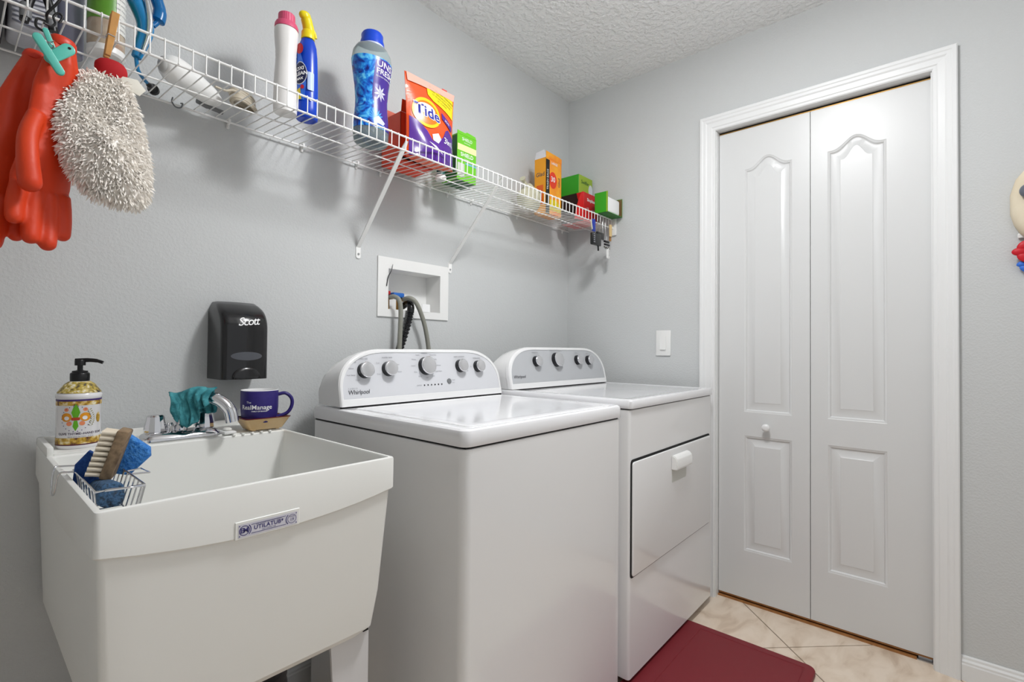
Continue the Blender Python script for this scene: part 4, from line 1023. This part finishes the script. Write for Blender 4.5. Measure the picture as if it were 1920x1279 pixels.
decal([rect(-.973, .114, -.875, .138)], gf, C('pale_yellow', (240, 240, 170)), gb, 'pale_band', off=.0006)
decal([rect(-.973, .014, -.937, .066)], gf, C('label_grey', (196, 204, 190)), gb, 'grey_panel', off=.0006)
decal([rect(-.932, .066, -.875, .072)], gf, C('label_sky', (120, 180, 210)), gb, 'sky_stripe', off=.0006)
decal([rect(.002, .01, .086, .17)], side(-.974, -.080, z0), DG, gb, 'side_print', off=.0006)
decal([rect(-.874, -.168, -.974, -.081)], lambda u, v, d: V((u, v, z0-d)), DG, gb, 'bottom_print', off=.0004)

# crumpled clear bag left of orange box
z0 = rest(-.07)
g = G(); rr_ = random.Random(11)
g.ell((-.478, -.115, z0+.055), (.060, .048, .056), 22)
for v in g.bm.verts:
    k = 1+.10*sin(v.co.x*90+v.co.z*60)+.08*sin(v.co.y*140+v.co.z*80); v.co = V((-.478, -.115, z0+.055)) + (v.co-V((-.478, -.115, z0+.055)))*k
    v.co.z = max(v.co.z, z0)
g.tube(smooth_path([(-.49, -.11, z0+.10), (-.515, -.115, z0+.118), (-.535, -.12, z0+.130)]), [.016, .014, .012, .011, .010, .009, .008, .007, .008, .010, .012, .013, .014], 10)
g.make('produce_bag', mat('cloudy_film', (226, 222, 196), .25, trans=.35, bump=(60, .7), dist=.004), None, 50, 'crumpled pale see-through bag left of the orange box', cat='bag')

# orange box
z0 = rest(-.083)
ogb = thing('trash_bag_box', 'tall orange and yellow box with an open top near the shelf end', 'box', (-.338, -.117, z0))
OG = C('carton_amber', (240, 132, 26), var=(9, [(246, 170, 40), (236, 106, 30)]))
cardboard(ogb, -.400, -.276, -.150, -.083, z0, z0+.262, OG, open_top=True)
G().prism([(0, 0), (.124, 0), (.124, .022), (.10, .026), (0, .030)], lambda u, v, d: V((-.400+u, -.1495-d, z0+.262+v)), 0, .0012).make('front_flap', OG, ogb, 0)
G().prism([(0, 0), (.066, 0), (.060, .035), (.010, .030)], lambda u, v, d: V((-.3995-d-v*.15, -.084-u, z0+.262+v)), 0, .0012).make('inner_flap', C('flap_white', (222, 220, 224)), ogb, 0)
og = front(0, z0, -.150); OT = lambda x, z: (lambda u, v, d: og(x+u, z+v, d))
decal([rect(-.399, .0, -.372, .255)], og, C('ink_black', (24, 18, 20)), ogb, 'black_spine', off=.0006)
text('TRASH BAGS', .017, lambda u, v, d: og(-.386-v, .16+u, d), WHT, ogb, off=.001)
decal([circ(-.345, .165, .030, 20, .040)], og, C('roundel_red', (226, 60, 30)), ogb, 'red_roundel', off=.0006)
text('LARGE', .017, OT(-.335, .245), WHT, ogb, off=.001, bold=.0003); text('30', .034, OT(-.345, .168), WHT, ogb, off=.001, bold=.0004); text('Glad', .024, lambda u, v, d: og(-.296-v, .165+u, d), DKP, ogb, off=.001)
decal([[(-.370, .02), (-.28, .02), (-.28, .05), (-.32, .075), (-.37, .07)]], og, C('label_yellow', (222, 200, 40)), ogb, 'yellow_patch', off=.0006)
os_ = side(-.400, -.083, z0)
decal([rect(.0, 0, .0665, .262)], os_, C('side_amber', (232, 156, 30)), ogb, 'side_panel', off=.0005)
text('Glad', .027, lambda u, v, d: os_(.034+u, .185+v, d), DKP, ogb, off=.0009, bold=.0004)
decal([rect(.012, .045, .052, .135)], os_, C('side_red', (222, 96, 28)), ogb, 'side_picture', off=.0009)
decal([rect(.020, .055, .042, .110)], os_, C('ink_black', (24, 18, 20)), ogb, 'side_figure', off=.0012)

# right-hand end: red open box, green boxes
z0 = rest(-.07)
r2 = thing('red_box', 'red carton with a dark cut-away side under the upper green box', 'box', (-.10, -.14, z0))
RR = C('carton_scarlet', (206, 24, 26))
x0_, x1_, ya_, yb_, h_ = -.162, -.036, -.205, -.070, .146
cardboard(r2, x0_, x1_, ya_, yb_, z0, z0+h_, RR, open_top=False)
G().prism([(0, 0), (.134, 0), (.130, .045), (.112, .085), (.098, .120), (.092, .1455), (0, .1455)], lambda u, v, d: V((x0_-d, yb_-.0005-u, z0+v)), .0003, .0015).make('opening_shade', C('carton_inside_shade', (40, 22, 20)), r2, 0)  # dark sheet on the closed side, shade of the inside put into its colour
# slanting red cheek that folds out at the front corner
G().prism([(-.052, .004), (0, .004), (0, .146), (-.012, .143), (-.028, .105), (-.042, .06)], lambda u, v, d: V((x0_+u, ya_+d-u*.35, z0+v)), 0, .0015).make('cut_flap', RR, r2, 0)
r2f = front(0, z0, ya_); RT = lambda x, z: (lambda u, v, d: r2f(x+u, z+v, d))
text('Simplisse', .021, RT(-.094, .112), WHT, r2, off=.0006, bold=.0006); text('x 90', .013, RT(-.128, .068), WHT, r2, off=.0006); text('snap fit', .009, RT(-.075, .068), WHT, r2, off=.0006)
GR = C('carton_green', (52, 160, 30)); GY = C('carton_yellowgreen', (150, 180, 50))
z1_ = z0+h_+.0008
g2 = thing('green_box', 'bright green box lying on top of the red carton at the shelf end', 'box', (-.075, -.1, z1_))
cardboard(g2, -.140, -.012, -.160, -.052, z1_, z1_+.104, GR)
g2f = front(0, z1_, -.160)
decal([rect(-.139, .001, -.013, .103)], g2f, GY, g2, 'front_print', off=.0005)
text('Swiffer', .026, lambda u, v, d: g2f(-.082+u, .070+v, d), C('ink_green', (20, 90, 30)), g2, off=.0009, bold=.0004)
decal([circ(-.030, .040, .020, 18, .032)], g2f, C('label_pale', (206, 214, 216)), g2, 'pale_badge', off=.0009)
g3 = thing('green_box', 'open green box showing white wipes balanced on the shelf lip by the corner', 'box', (-.08, -.28, ZHI+.004))
zz = ZHI+.0042
GDK = C('carton_green_dark', (28, 110, 30))
g = G(); ya, yb = -.335, -.262
for lo, hi in (((-.152, ya, zz), (-.1508, yb, zz+.100)), ((-.152, ya, zz), (-.010, yb, zz+.0012)), ((-.0112, ya, zz), (-.010, yb, zz+.092)), ((-.152, yb-.0012, zz), (-.010, yb, zz+.100)), ((-.075, yb-.022, zz+.0905), (-.010, yb, zz+.092))): g.box(lo, hi)
g.make('carton', GR, g3, 0)
decal([rect(-.0112, ya+.001, -.0112+.001, yb)], lambda u, v, d: V((-.0113-d, v, zz+.002)) if 0 else V((u, v, zz+.0925)), GY, g3, 'edge_print', off=0)
G().box((-.0122, ya+.001, zz+.0015), (-.0113, yb-.0015, zz+.090)).box((-.150, yb-.0022, zz+.0015), (-.0125, yb-.0013, zz+.096)).make('inner_board', C('carton_inner_brown', (120, 96, 60)), g3, 0)
G().box((-.146, -.331, zz+.0016), (-.028, -.268, zz+.078), .010, 3).make('wipes_stack', WHT, g3, 40)
decal([rect(-.010, ya, -.152, yb)], lambda u, v, d: V((u, v, zz-d)), GDK, g3, 'bottom_print', off=.0003)
decal([rect(0, .0, .008, .10)], lambda u, v, d: V((-.1521-d, ya+u, zz+v)), GY, g3, 'edge_print', off=.0003)

# ------------------------------------------------------------------ left end of the shelf
z0 = rest(-.02)
t1 = thing('storage_box', 'dark grey box at the far left end of the wire shelf', 'box', (-2.20, -.09, z0))
cardboard(t1, -2.30, -2.160, -.150, -.022, z0, z0+.16, C('box_charcoal', (62, 62, 66), rough=.6))
PKM = mat('paper_pack', (196, 198, 206), .4, bump=(40, .5), dist=.003)
pk = thing('paper_roll_pack', 'white striped paper pack standing behind the black clips', 'paper pack', (-2.118, -.1, z0))
G().box((-2.155, -.135, z0), (-2.082, -.030, z0+.150), .012, 3).make('pack', PKM, pk, 50)
pkf = front(0, z0, -.1352)
STR = []
for i in range(14):
    z = .010+.0098*i; STR.append([(-2.150, z), (-2.120, z-.003+.002*sin(i)), (-2.088, z), (-2.088, z+.0035), (-2.120, z+.0005+.002*sin(i)), (-2.150, z+.0035)])
decal(STR, pkf, C('stripe_grey', (96, 98, 110)), pk, 'grey_stripes', off=.0008)
decal([[(u_+2.0, v_) for u_, v_ in rect(-2.0-.0, .002+.0098*i, -2.0+.0+.1, .0055+.0098*i)] for i in range(14)], lambda u, v, d: V((-2.153+u*.7, -.134+.0*u, z0+v)) if 0 else V((-2.1185+(u-.05)*.0, -.08, z0+.01)), C('stripe_grey', (96, 98, 110)), pk, 'x') if 0 else None
# black spring clamp hanging at the shelf front
kc = thing('spring_clamp', 'large black spring clamp with grey grips standing in front of the paper pack', 'clamp', (-2.11, -.19, rest(-.18)))
zk = rest(-.18)
G().tube(smooth_path([(-2.136, -.19, zk+.002), (-2.128, -.19, zk+.05), (-2.114, -.19, zk+.09), (-2.120, -.19, zk+.13)]), .0075, 10).make('jaw', BLK, kc, 60)
G().tube(smooth_path([(-2.094, -.19, zk+.002), (-2.100, -.19, zk+.05), (-2.114, -.19, zk+.09), (-2.106, -.19, zk+.13)]), .0075, 10).make('jaw', BLK, kc, 60)
for x in (-2.134, -2.097): G().lathe([(.0088, .010), (.0092, .014), (.0092, .034), (.008, .038)], (x, -.19, zk), 16).make('grip', GREYP, kc, 40)
# lavender can
lc = (-2.056, -.085)
G().lathe([(.021, 0), (.023, .003), (.023, .150), (.020, .158), (.010, .162)], (*lc, rest(-.06)), 32).make('spray_can', C('can_lavender', (150, 152, 172), rough=.25), None, 40, 'pale lavender can between the paper pack and the green-labelled jar', cat='can')
# green jar
jc = (-2.004, -.148); z0 = rest(-.12)
jr = thing('plastic_jar', 'tan see-through jar with a green label at the left of the shelf', 'jar', (*jc, z0))
G().lathe([(.030, 0), (.034, .004), (.034, .016), (.031, .018)], (*jc, z0), 36).make('white_base', PLW, jr, 40)
G().lathe([(.031, .0175), (.033, .024), (.033, .150), (.028, .158)], (*jc, z0), 36).make('jar_body', C('jar_tan', (176, 156, 136), rough=.25, var=(20, [(192, 178, 158), (160, 120, 100)])), jr, 40)
G().lathe([(.0336, .072), (.0336, .148)], (*jc, z0), 36, cap=False).make('green_label', C('jar_green', (92, 148, 44), rough=.35, var=(12, [(112, 162, 60)])), jr, 60)
jm = cylmap(jc[0], jc[1], z0, .0336, radians(-70))
decal([rect(.0, .052, .03, .145)], jm, C('label_cream', (226, 226, 220)), jr, 'text_panel', cut=.006, off=.0005)
for i in range(8): text(['DISHWASHER', 'Directions: use', 'one scoop per', 'load. Keep dry', 'and closed.', 'Net wt 20 oz', 'keep away from', 'children'][i], .0055, lambda u, v, d, i=i: jm(u+.015, v+.138-.011*i, d), LTP, jr, off=.0009)
# blue iron-like sprayer
z0 = rest(-.10)
ir = thing('steam_iron', 'blue and silver steam iron standing on its heel by the green-labelled jar', 'iron', (-1.93, -.12, z0))
BI = C('iron_blue', (20, 128, 186), rough=.2, coat=.4); SLV = mat('iron_silver', (220, 224, 228), .12, .8)
g = G()
g.tube(smooth_path([(-1.948, -.14, z0+.030), (-1.940, -.14, z0+.060), (-1.932, -.14, z0+.095), (-1.936, -.14, z0+.125), (-1.955, -.14, z0+.165), (-1.975, -.14, z0+.21)]), [.010+.007*min(1, i/14) for i in range(31)], 16)
g.make('handle', BI, ir, 60)
G().tube(smooth_path([(-1.940, -.155, z0+.035), (-1.929, -.157, z0+.085), (-1.928, -.158, z0+.125), (-1.936, -.157, z0+.170), (-1.945, -.157, z0+.21)]), [.003+.003*sin(pi*i/24) for i in range(25)], 10).make('silver_trim', SLV, ir, 60)
G().tube(smooth_path([(-1.912, -.140, z0+.185), (-1.905, -.140, z0+.160), (-1.908, -.140, z0+.135), (-1.918, -.140, z0+.118)]), [.013]*7+[.014]*6+[.006]*6, 12).make('trigger_block', C('iron_blue_dark', (14, 104, 166), rough=.25), ir, 60)
G().tube(smooth_path([(-1.948, -.138, z0+.03), (-1.944, -.13, z0+.012), (-1.938, -.12, z0+.006), (-1.925, -.095, z0+.006), (-1.915, -.08, z0+.006)]), .0042, 10).make('cord', BI, ir, 60)
G().tube(smooth_path([(-1.917, -.082, z0+.006), (-1.908, -.066, z0+.008), (-1.899, -.048, z0+.012), (-1.892, -.034, z0+.015), (-1.888, -.026, z0+.015)]), [.0035]*4+[.006]*4+[.008]*3+[.0125]*6, 14).make('plug', BLK, ir, 50)
# white handheld steamer lying down, coiled cord
z0 = rest(-.09)
st = thing('garment_steamer', 'white handheld garment steamer lying on its side on the shelf', 'steamer', (-1.84, -.1, z0))
g = G(); g.tube(smooth_path([(-1.897, -.150, z0+.030), (-1.875, -.135, z0+.034), (-1.835, -.110, z0+.034), (-1.785, -.085, z0+.026), (-1.752, -.070, z0+.020)]), [.016, .020, .024, .027, .029, .031, .032, .033, .033, .033, .033, .032, .031, .030, .029, .028, .027, .026, .025, .024, .022, .020, .018, .016, .010], 18)
g.make('body', PLW, st, 60)
G().tube(smooth_path([(-1.80, -.060, z0+.012), (-1.77, -.050, z0+.010), (-1.735, -.046, z0+.008)]), [.008]*6+[.006]*7, 10).make('grey_nozzle', GREYP, st, 60)
G().ell((-1.900, -.152, z0+.030), (.010, .018, .018), 14).make('end_cap', C('cap_grey', (170, 170, 168)), st, 60)
g = G(); rr_ = random.Random(4)
cord = thing('coiled_cord', 'bundle of beige coiled power cord on the shelf left of the white bottle', 'cord', (-1.715, -.12, z0))
CRD = C('cord_beige', (188, 178, 160))
for k in range(9):
    a, bq, ph = .038+.004*rr_.random(), .020+.005*rr_.random(), rr_.random()*.3
    zc = z0+.006+.0042*k
    pts = [(-1.712+(a*cos(t)*.8-bq*sin(t)*.6)+.004*rr_.random()*0, -.125+(a*cos(t)*.6+bq*sin(t)*.8)*.9+.002*k-.008, zc+.002*sin(2*t+ph)) for t in [2*pi*i/28 for i in range(29)]]
    G().tube(pts, .0032, 7).make('cord_loop', CRD, cord, 60)
G().tube(smooth_path([(-1.735, -.150, z0+.03), (-1.755, -.170, z0+.02), (-1.775, -.185, z0+.006), (-1.800, -.190, z0+.004)]), .003, 7).make('cord_tail', CRD, cord, 60)

# ------------------------------------------------------------------ hanging from the shelf
def hook(name, label, pts, r, m): G().tube(smooth_path(pts, 6), r, 10).make(name, m, None, 60, label, cat='hook', group='hooks under the wire shelf')
hook('s_hook', 'black hook over the shelf front rail holding the teal clip', [(-2.112, -.262, ZLO-.006), (-2.110, -.272, ZLO-.010), (-2.112, -.290, ZLO-.004), (-2.100, -.296, ZLO+.018), (-2.091, -.297, ZLO+.040)][::-1] + [(-2.126, -.300, ZLO-.025), (-2.128, -.312, ZLO-.045), (-2.120, -.322, ZLO-.054)], .0022, BLK)
hook('s_hook', 'small black hook beside the teal clip below the shelf', [(-2.098, -.318, 1.667), (-2.094, -.318, 1.680), (-2.100, -.318, 1.684), (-2.106, -.318, 1.674), (-2.104, -.320, 1.662), (-2.110, -.330, 1.650), (-2.120, -.335, 1.648)], .0020, BLK)
hook('c_hook', 'grey open hook hanging under the shelf near the wall', [(-1.846, -.020, 1.727), (-1.848, -.022, 1.715), (-1.840, -.022, 1.704), (-1.828, -.022, 1.706), (-1.824, -.022, 1.718), (-1.826, -.0145, 1.7205)], .0018, GREYP)

RUB = mat('rubber_orange', (210, 54, 16), .48, bump=(26, .3), var=(5, [(220, 66, 22)]), dist=.005)
def glove(name, label, M, mirror=1, tf=1.0):
    g = G(); k = mirror
    # local: x across, y thickness, z up; wrist at z=0, cuff up, fingers hang down
    def T(pts, rs, fl=1.0):
        g.tube([(k*p[0], p[1], p[2]) for p in smooth_path(pts, 5)], [rs[0]+(rs[-1]-rs[0])*i/(5*(len(pts)-1)) for i in range(5*(len(pts)-1)+1)], 14, flat=fl)
        g.ell((k*pts[-1][0], pts[-1][1], pts[-1][2]), (rs[-1], rs[-1], rs[-1]*1.05), 12)
    rg = []
    for z, hw, th in ((.165, .016, .012), (.16, .019, .014), (.12, .027, .015), (.07, .034, .014), (0, .036, .015), (-.05, .041, .016), (-.10, .046, .016), (-.125, .044, .015), (-.137, .038, .012)):
        rg.append([V((hw*cos(2*pi*i/24), (th+.0035*sin(5*2*pi*i/24+z*20)*max(0, (z+.05)/.2))*sin(2*pi*i/24)+.004*sin(z*40), z)) for i in range(24)])
    g.loft(rg)
    T([(-.032, 0, -.115), (-.037, -.004, -.155), (-.036, -.010, -.185)], [.0140, .0125])
    T([(-.012, 0, -.12), (-.014, -.006, -.170), (-.012, -.014, -.208)], [.0145, .0135])
    T([(.010, 0, -.12), (.012, -.004, -.165), (.012, -.010, -.202)], [.0145, .0135])
    T([(.032, 0, -.115), (.037, -.003, -.150), (.038, -.008, -.176)], [.0135, .0120])
    T([(.026, -.004*tf, .010), (.042, -.020*tf, -.035), (.046, -.034*tf, -.080), (.042, -.040*tf, -.118)], [.013, .0165 if tf == 1 else .0145])
    bmesh.ops.transform(g.bm, matrix=M, verts=g.bm.verts)
    me = blob(g, .0028, 4, .5)
    return me
for nm, lb, M, k in (('rubber_glove', 'orange rubber glove hanging in front, clipped with a teal clip', TR((-2.108, -.334, 1.464), 3, 4, 28), -1),
                     ('rubber_glove', 'orange rubber glove hanging behind its pair at the left edge', TR((-2.152, -.296, 1.448), -2, 12, 18), 1)):
    th_ = thing(nm, lb, 'glove', M.translation, 'orange rubber gloves on the teal clip')
    link('glove_skin', glove(nm, lb, M, k, 1.0 if k < 0 else .45), RUB, th_, 60)
    g = G(); rg = [[M @ V((hw*cos(2*pi*i/28), thk*sin(2*pi*i/28), z)) for i in range(28)] for z, hw, thk in ((.150, .0200, .0150), (.154, .0215, .0165), (.163, .0200, .0160), (.167, .017, .0135), (.164, .013, .010))]
    g.loft(rg, True, True).make('rolled_cuff', mat('rubber_orange_cuff', (212, 54, 24), .4), th_, 60)
# teal clip
TC = C('clip_teal', (96, 196, 180), rough=.3)
cl = thing('peg_clip', 'teal plastic clip pinching the orange gloves below the hook', 'clip', (-2.11, -.36, 1.56))
def caps(a, c, w0, w1, n=8):
    ax, az, bx_, bz = *a, *c; t = math.atan2(bz-az, bx_-ax); o = []
    for i in range(n+1): k = t+pi/2+pi*i/n; o.append((ax+w0*cos(k), az+w0*sin(k)))
    for i in range(n+1): k = t-pi/2+pi*i/n; o.append((bx_+w1*cos(k), bz+w1*sin(k)))
    return o
G().prism(caps((-2.130, 1.603), (-2.101, 1.556), .0072, .0066), front(0, 0, -.366), 0, .008, .002).make('front_jaw', TC, cl, 40)
tb = G().prism(caps((-2.113, 1.577), (-2.090, 1.604), .0085, .0100), front(0, 0, -.358), 0, .006, .002).make('grip_tab', TC, cl, 40)
decal([circ(-2.0885, 1.6055, .0024, 12)], front(0, 0, -.3642), DARK, tb, 'hole', off=.0002)
G().prism(caps((-2.119, 1.628), (-2.109, 1.600), .0042, .0042), front(0, 0, -.350), 0, .005, .0015).make('rear_tab', TC, cl, 40)
G().tube([(-2.113+.004*cos(t), -.358+.004*sin(t), 1.612-.0012*i) for i, t in enumerate([.7*j for j in range(22)])], .0010, 6).make('spring', STEEL, cl, 60)

# dusting mitt
MIT = mat('chenille', (252, 247, 240), .95)
mtt = thing('dusting_mitt', 'fluffy cream microfiber dusting mitt hanging beside the orange gloves', 'mitt', (-2.025, -.31, 1.48))
OUT = [(-2.070, 1.601), (-2.045, 1.612), (-1.998, 1.609), (-1.987, 1.585), (-1.972, 1.533), (-1.958, 1.47), (-1.951, 1.426), (-1.948, 1.38), (-1.951, 1.345), (-1.969, 1.322), (-2.0, 1.323), (-2.040, 1.334), (-2.071, 1.362), (-2.094, 1.415), (-2.104, 1.46), (-2.104, 1.506), (-2.092, 1.56)]
g = G(); cxm, czm = -2.025, 1.470; rg = []
for s_, yy in ((.15, .028), (.55, .024), (.82, .016), (.96, .006), (.99, 0), (.96, -.006), (.82, -.016), (.55, -.024), (.15, -.028)):
    rg.append([V((cxm+(x-cxm)*s_*.90-.050*(1.60-z), -.324-.19*(1.60-z)+yy, czm+(z-czm)*s_*.93)) for x, z in OUT])
g.loft(rg)
base = blob(g, .005, 4, .5)
rr_ = random.Random(2)
bmf = bmesh.new()
tris = [p for p in base.polygons]
ar = [p.area for p in tris]; tot = sum(ar)
N = 5600
vs_ = base.vertices
for p in rr_.choices(tris, weights=ar, k=N):
    idx = list(p.vertices); a, b_, c_ = [vs_[i].co for i in idx[:3]]; u, v = rr_.random(), rr_.random()
    if u+v > 1: u, v = 1-u, 1-v
    q = a+(b_-a)*u+(c_-a)*v; n = p.normal
    d = (n*1.0 + V((rr_.uniform(-.6, .6), rr_.uniform(-.4, .4), rr_.uniform(-1.0, .15)))).normalized()
    L_ = rr_.uniform(.008, .014); t = d.cross(V((rr_.random(), rr_.random(), rr_.random()))).normalized(); t2 = d.cross(t); r = .0016
    dr_ = V((0, 0, -.35*L_)); r0 = [bmf.verts.new(q-d*.002+t*r*cos(x)+t2*r*sin(x)) for x in (0, 2.09, 4.19)]
    r1 = [bmf.verts.new(q+d*L_*.55+dr_*.3+t*r*1.1*cos(x)+t2*r*1.1*sin(x)) for x in (0, 2.09, 4.19)]; tp = bmf.verts.new(q+d*L_+dr_)
    for i in range(3):
        j = (i+1) % 3; bmf.faces.new((r0[i], r0[j], r1[j], r1[i])); bmf.faces.new((r1[i], r1[j], tp))
link('mitt_body', base, MIT, mtt, 60)
g = G(); g.bm = bmf; g.make('chenille_pile', MIT, mtt, 60, kind='stuff')
g = G(); g.ell((-2.022, -.318, 1.612), (.026, .016, .026), 20)
for v in g.bm.verts: v.co.z = min(v.co.z, 1.629-.5*max(0, abs(v.co.x+2.022)-.012))
g.make('red_cuff', C('mitt_red', (176, 16, 26), rough=.8), mtt, 60, label='dark red knitted cuff')
G().prism([(-2.010, 1.585), (-1.978, 1.575), (-1.968, 1.590), (-1.982, 1.606), (-2.008, 1.603)], front(0, 0, -.326), 0, .003, .001).make('cream_tag', C('tag_cream', (226, 222, 210), rough=.7), mtt, 30)
# wooden clothespin
CP = mat('pin_wood', (206, 152, 84), .6, var=(50, [(190, 134, 70)]))
cp = thing('clothespin', 'wooden clothespin clipped on the shelf rail holding the dusting mitt', 'clothespin', (-2.018, -.296, 1.645))
PC = TR((-2.0205, -.298, 1.690), 2, 7, 0)
G().prism([(-.0065, .045), (.0065, .045), (.006, .0), (.0045, -.045), (-.0045, -.045), (-.0055, 0)], lambda u, v, d: PC @ V((u, -d, v)), .004, .0105, .001, 1).make('leg', CP, cp, 30)
G().prism([(-.0065, .045), (.0065, .045), (.006, .0), (.0045, -.045), (-.0045, -.045), (-.0055, 0)], lambda u, v, d: PC @ V((u, -d, v)), -.010, -.0035, .001, 1).make('leg', CP, cp, 30)
G().cyl(PC @ V((-.007, -.0005, -.005)), PC @ V((.007, -.0005, -.005)), .0036, seg=12).tube([PC @ V((-.006, -.011, -.004)), PC @ V((.006, -.011, -.004))], .001, 6).make('spring', STEEL, cp, 60)

# clips and small hangers at the right end
def small(name, label, cat, loc): return thing(name, label, cat, loc)
bc_ = small('binder_clip', 'blue plastic clip hanging from the right end of the shelf rail', 'clip', (-.200, -.284, 1.66))
G().prism(rrect(-.212, 1.640, -.188, 1.700, .005), front(0, 0, -.2845), -.000, .006, .0015).make('jaw', C('clip_blue', (34, 62, 170), rough=.3), bc_, 40)
G().prism([(-.232, 1.690), (-.226, 1.694), (-.214, 1.650), (-.220, 1.646)], front(0, 0, -.288), 0, .003).make('lever', C('clip_cream', (220, 214, 190)), bc_, 20)
hc = small('hair_claw', 'black claw clip hanging on wire loops at the right end of the shelf', 'clip', (-.16, -.285, 1.57))
g = G(); g.box((-.228, -.302, 1.574), (-.152, -.284, 1.632), .005, 3); g.box((-.176, -.294, 1.612), (-.112, -.282, 1.646), .004, 2)
g.make('body', BLKG, hc, 40)
for i in range(5): G().box((-.223, -.3035, 1.584+.0092*i), (-.211, -.3015, 1.588+.0092*i)).make('tooth', LTP, hc, 0)
G().cyl((-.168, -.292, 1.580), (-.165, -.292, 1.552), .004, seg=8).make('pin', BLK, hc)
for x in (-.178, -.150): G().tube([(x, -.2865, 1.645), (x+.012, -.288, 1.690), (x+.014, -.2855, ZLO+.004)], .0014, 6).make('wire_loop', STEEL, hc, 60)
for n_, (x, lb) in enumerate(((-.122, 'thin wire hanger hook on the shelf lip right of the black claw clip'), (-.096, 'thin wire hanger hook on the shelf lip left of the wooden peg'))):
    G().tube(smooth_path([(x, -.2865, ZHI-.03), (x, -.290, ZLO-.03), (x+.004, -.290, ZLO-.075), (x+.010, -.289, ZLO-.08), (x+.012, -.289, ZLO-.06)]), .0015, 6).make('wire_hook', STEEL, None, 60, lb, cat='hook')
wp = small('clothespin', 'pale wooden clothespin hanging by the white shelf end bracket', 'clothespin', (-.05, -.29, 1.62))
G().box((-.062, -.298, 1.640), (-.044, -.290, 1.700), .002).make('leg', C('pin_pale', (226, 196, 140)), wp, 20)
G().box((-.050, -.290, 1.620), (-.036, -.283, 1.672), .002).make('leg', C('pin_brown', (176, 130, 76)), wp, 20)
bk = small('barrette', 'black barrette with dark beads below the pale clothespin', 'hair clip', (-.09, -.29, 1.60))
G().box((-.112, -.296, 1.604), (-.064, -.286, 1.614), .003).box((-.108, -.296, 1.590), (-.060, -.287, 1.599), .003).make('bar', BLK, bk, 40)
for i in range(6): G().ell((-.108+.009*i, -.292, 1.581-.004*(i % 2)), (.0042, .0042, .0042), 8).make('bead', C('bead_dark', (90, 90, 84)), bk, 60)
wt = small('keychain_tag', 'white hanging tag, lowest thing at the right end of the shelf', 'tag', (-.07, -.29, 1.52))
G().prism(rrect(-.084, 1.528, -.058, 1.582, .004), front(0, 0, -.288), 0, .006, .0015).make('tag', PLW, wt, 40)
G().tube(smooth_path([(-.071, -.291, 1.580), (-.095, -.291, 1.572), (-.112, -.291, 1.590), (-.118, -.291, 1.612)]), .0010, 6).make('chain', STEEL, wt, 60)
decal([rect(-.0655, 1.54, -.0635, 1.570)], front(0, 0, -.294), DKP, wt, 'slot_mark', off=.0004)

# ------------------------------------------------------------------ right edge of the photo
CV = mat('canvas_cream', (216, 202, 176), .8, bump=(120, .4), var=(8, [(230, 220, 198)]))
hp = thing('canvas_pouch', 'cream canvas pouch with a grey knob hanging on the right wall', 'pouch', (-.03, -1.76, 1.42))
PO = [(-.001, .200), (.024, .196), (.046, .165), (.058, .120), (.058, .06), (.050, .025), (.036, -.005), (.018, -.022), (0, -.026), (-.018, -.022), (-.036, -.005), (-.050, .025), (-.058, .06), (-.058, .120), (-.046, .165), (-.024, .196)]
g = G(); rg = []
for s_, d in ((.96, .002), (1.0, .010), (1.0, .024), (.93, .036), (.75, .045), (.4, .050)):
    rg.append([V((-d, -1.763+u*s_, 1.455+.05+(v-.05)*s_)) for u, v in PO])
g.loft(rg).make('pouch_body', CV, hp, 60)
G().ell((-.062, -1.742, 1.573), (.018, .021, .022), 20).make('knob', C('knob_grey', (100, 104, 116), rough=.3), hp, 60)
G().tube([(-.020, -1.763, 1.64), (-.010, -1.763, 1.680), (-.0005, -1.763, 1.69)], .003, 8).make('hanging_loop', C('loop_red', (180, 20, 36)), hp, 60)
G().box((-.012, -1.79, 1.438), (-.004, -1.722, 1.452), .002).make('white_strap', PLW, hp, 20)
fw = thing('fabric_flower', 'red and blue fabric flower pinned to the wall below the cream pouch', 'flower', (-.02, -1.755, 1.32))
RDF, BLF = C('petal_red', (196, 16, 34), rough=.5), C('petal_blue', (50, 110, 210), rough=.5)
for k in range(8):
    a = 2*pi*k/8
    G().ell((-.030, -1.755+.030*cos(a), 1.392+.026*sin(a)), (.006, .019, .013), 14, Matrix.Rotation(-a, 4, 'X')).make('petal', RDF, fw, 60, label='red petal')
for k in range(6):
    a = 2*pi*k/6+.3
    G().ell((-.020, -1.752+.022*cos(a), 1.350+.016*sin(a)), (.006, .014, .009), 12, Matrix.Rotation(-a, 4, 'X')).make('petal', BLF, fw, 60, label='blue petal')
G().ell((-.034, -1.755, 1.392), (.008, .010, .010), 12).make('flower_centre', WHT, fw, 60)
G().cyl((-.0005, -1.755, 1.375), (-.034, -1.755, 1.375), .003, seg=8).make('pin_stem', STEEL, fw, 60)
for o in bpy.data.objects:
    if '_loc' in o: del o['_loc']
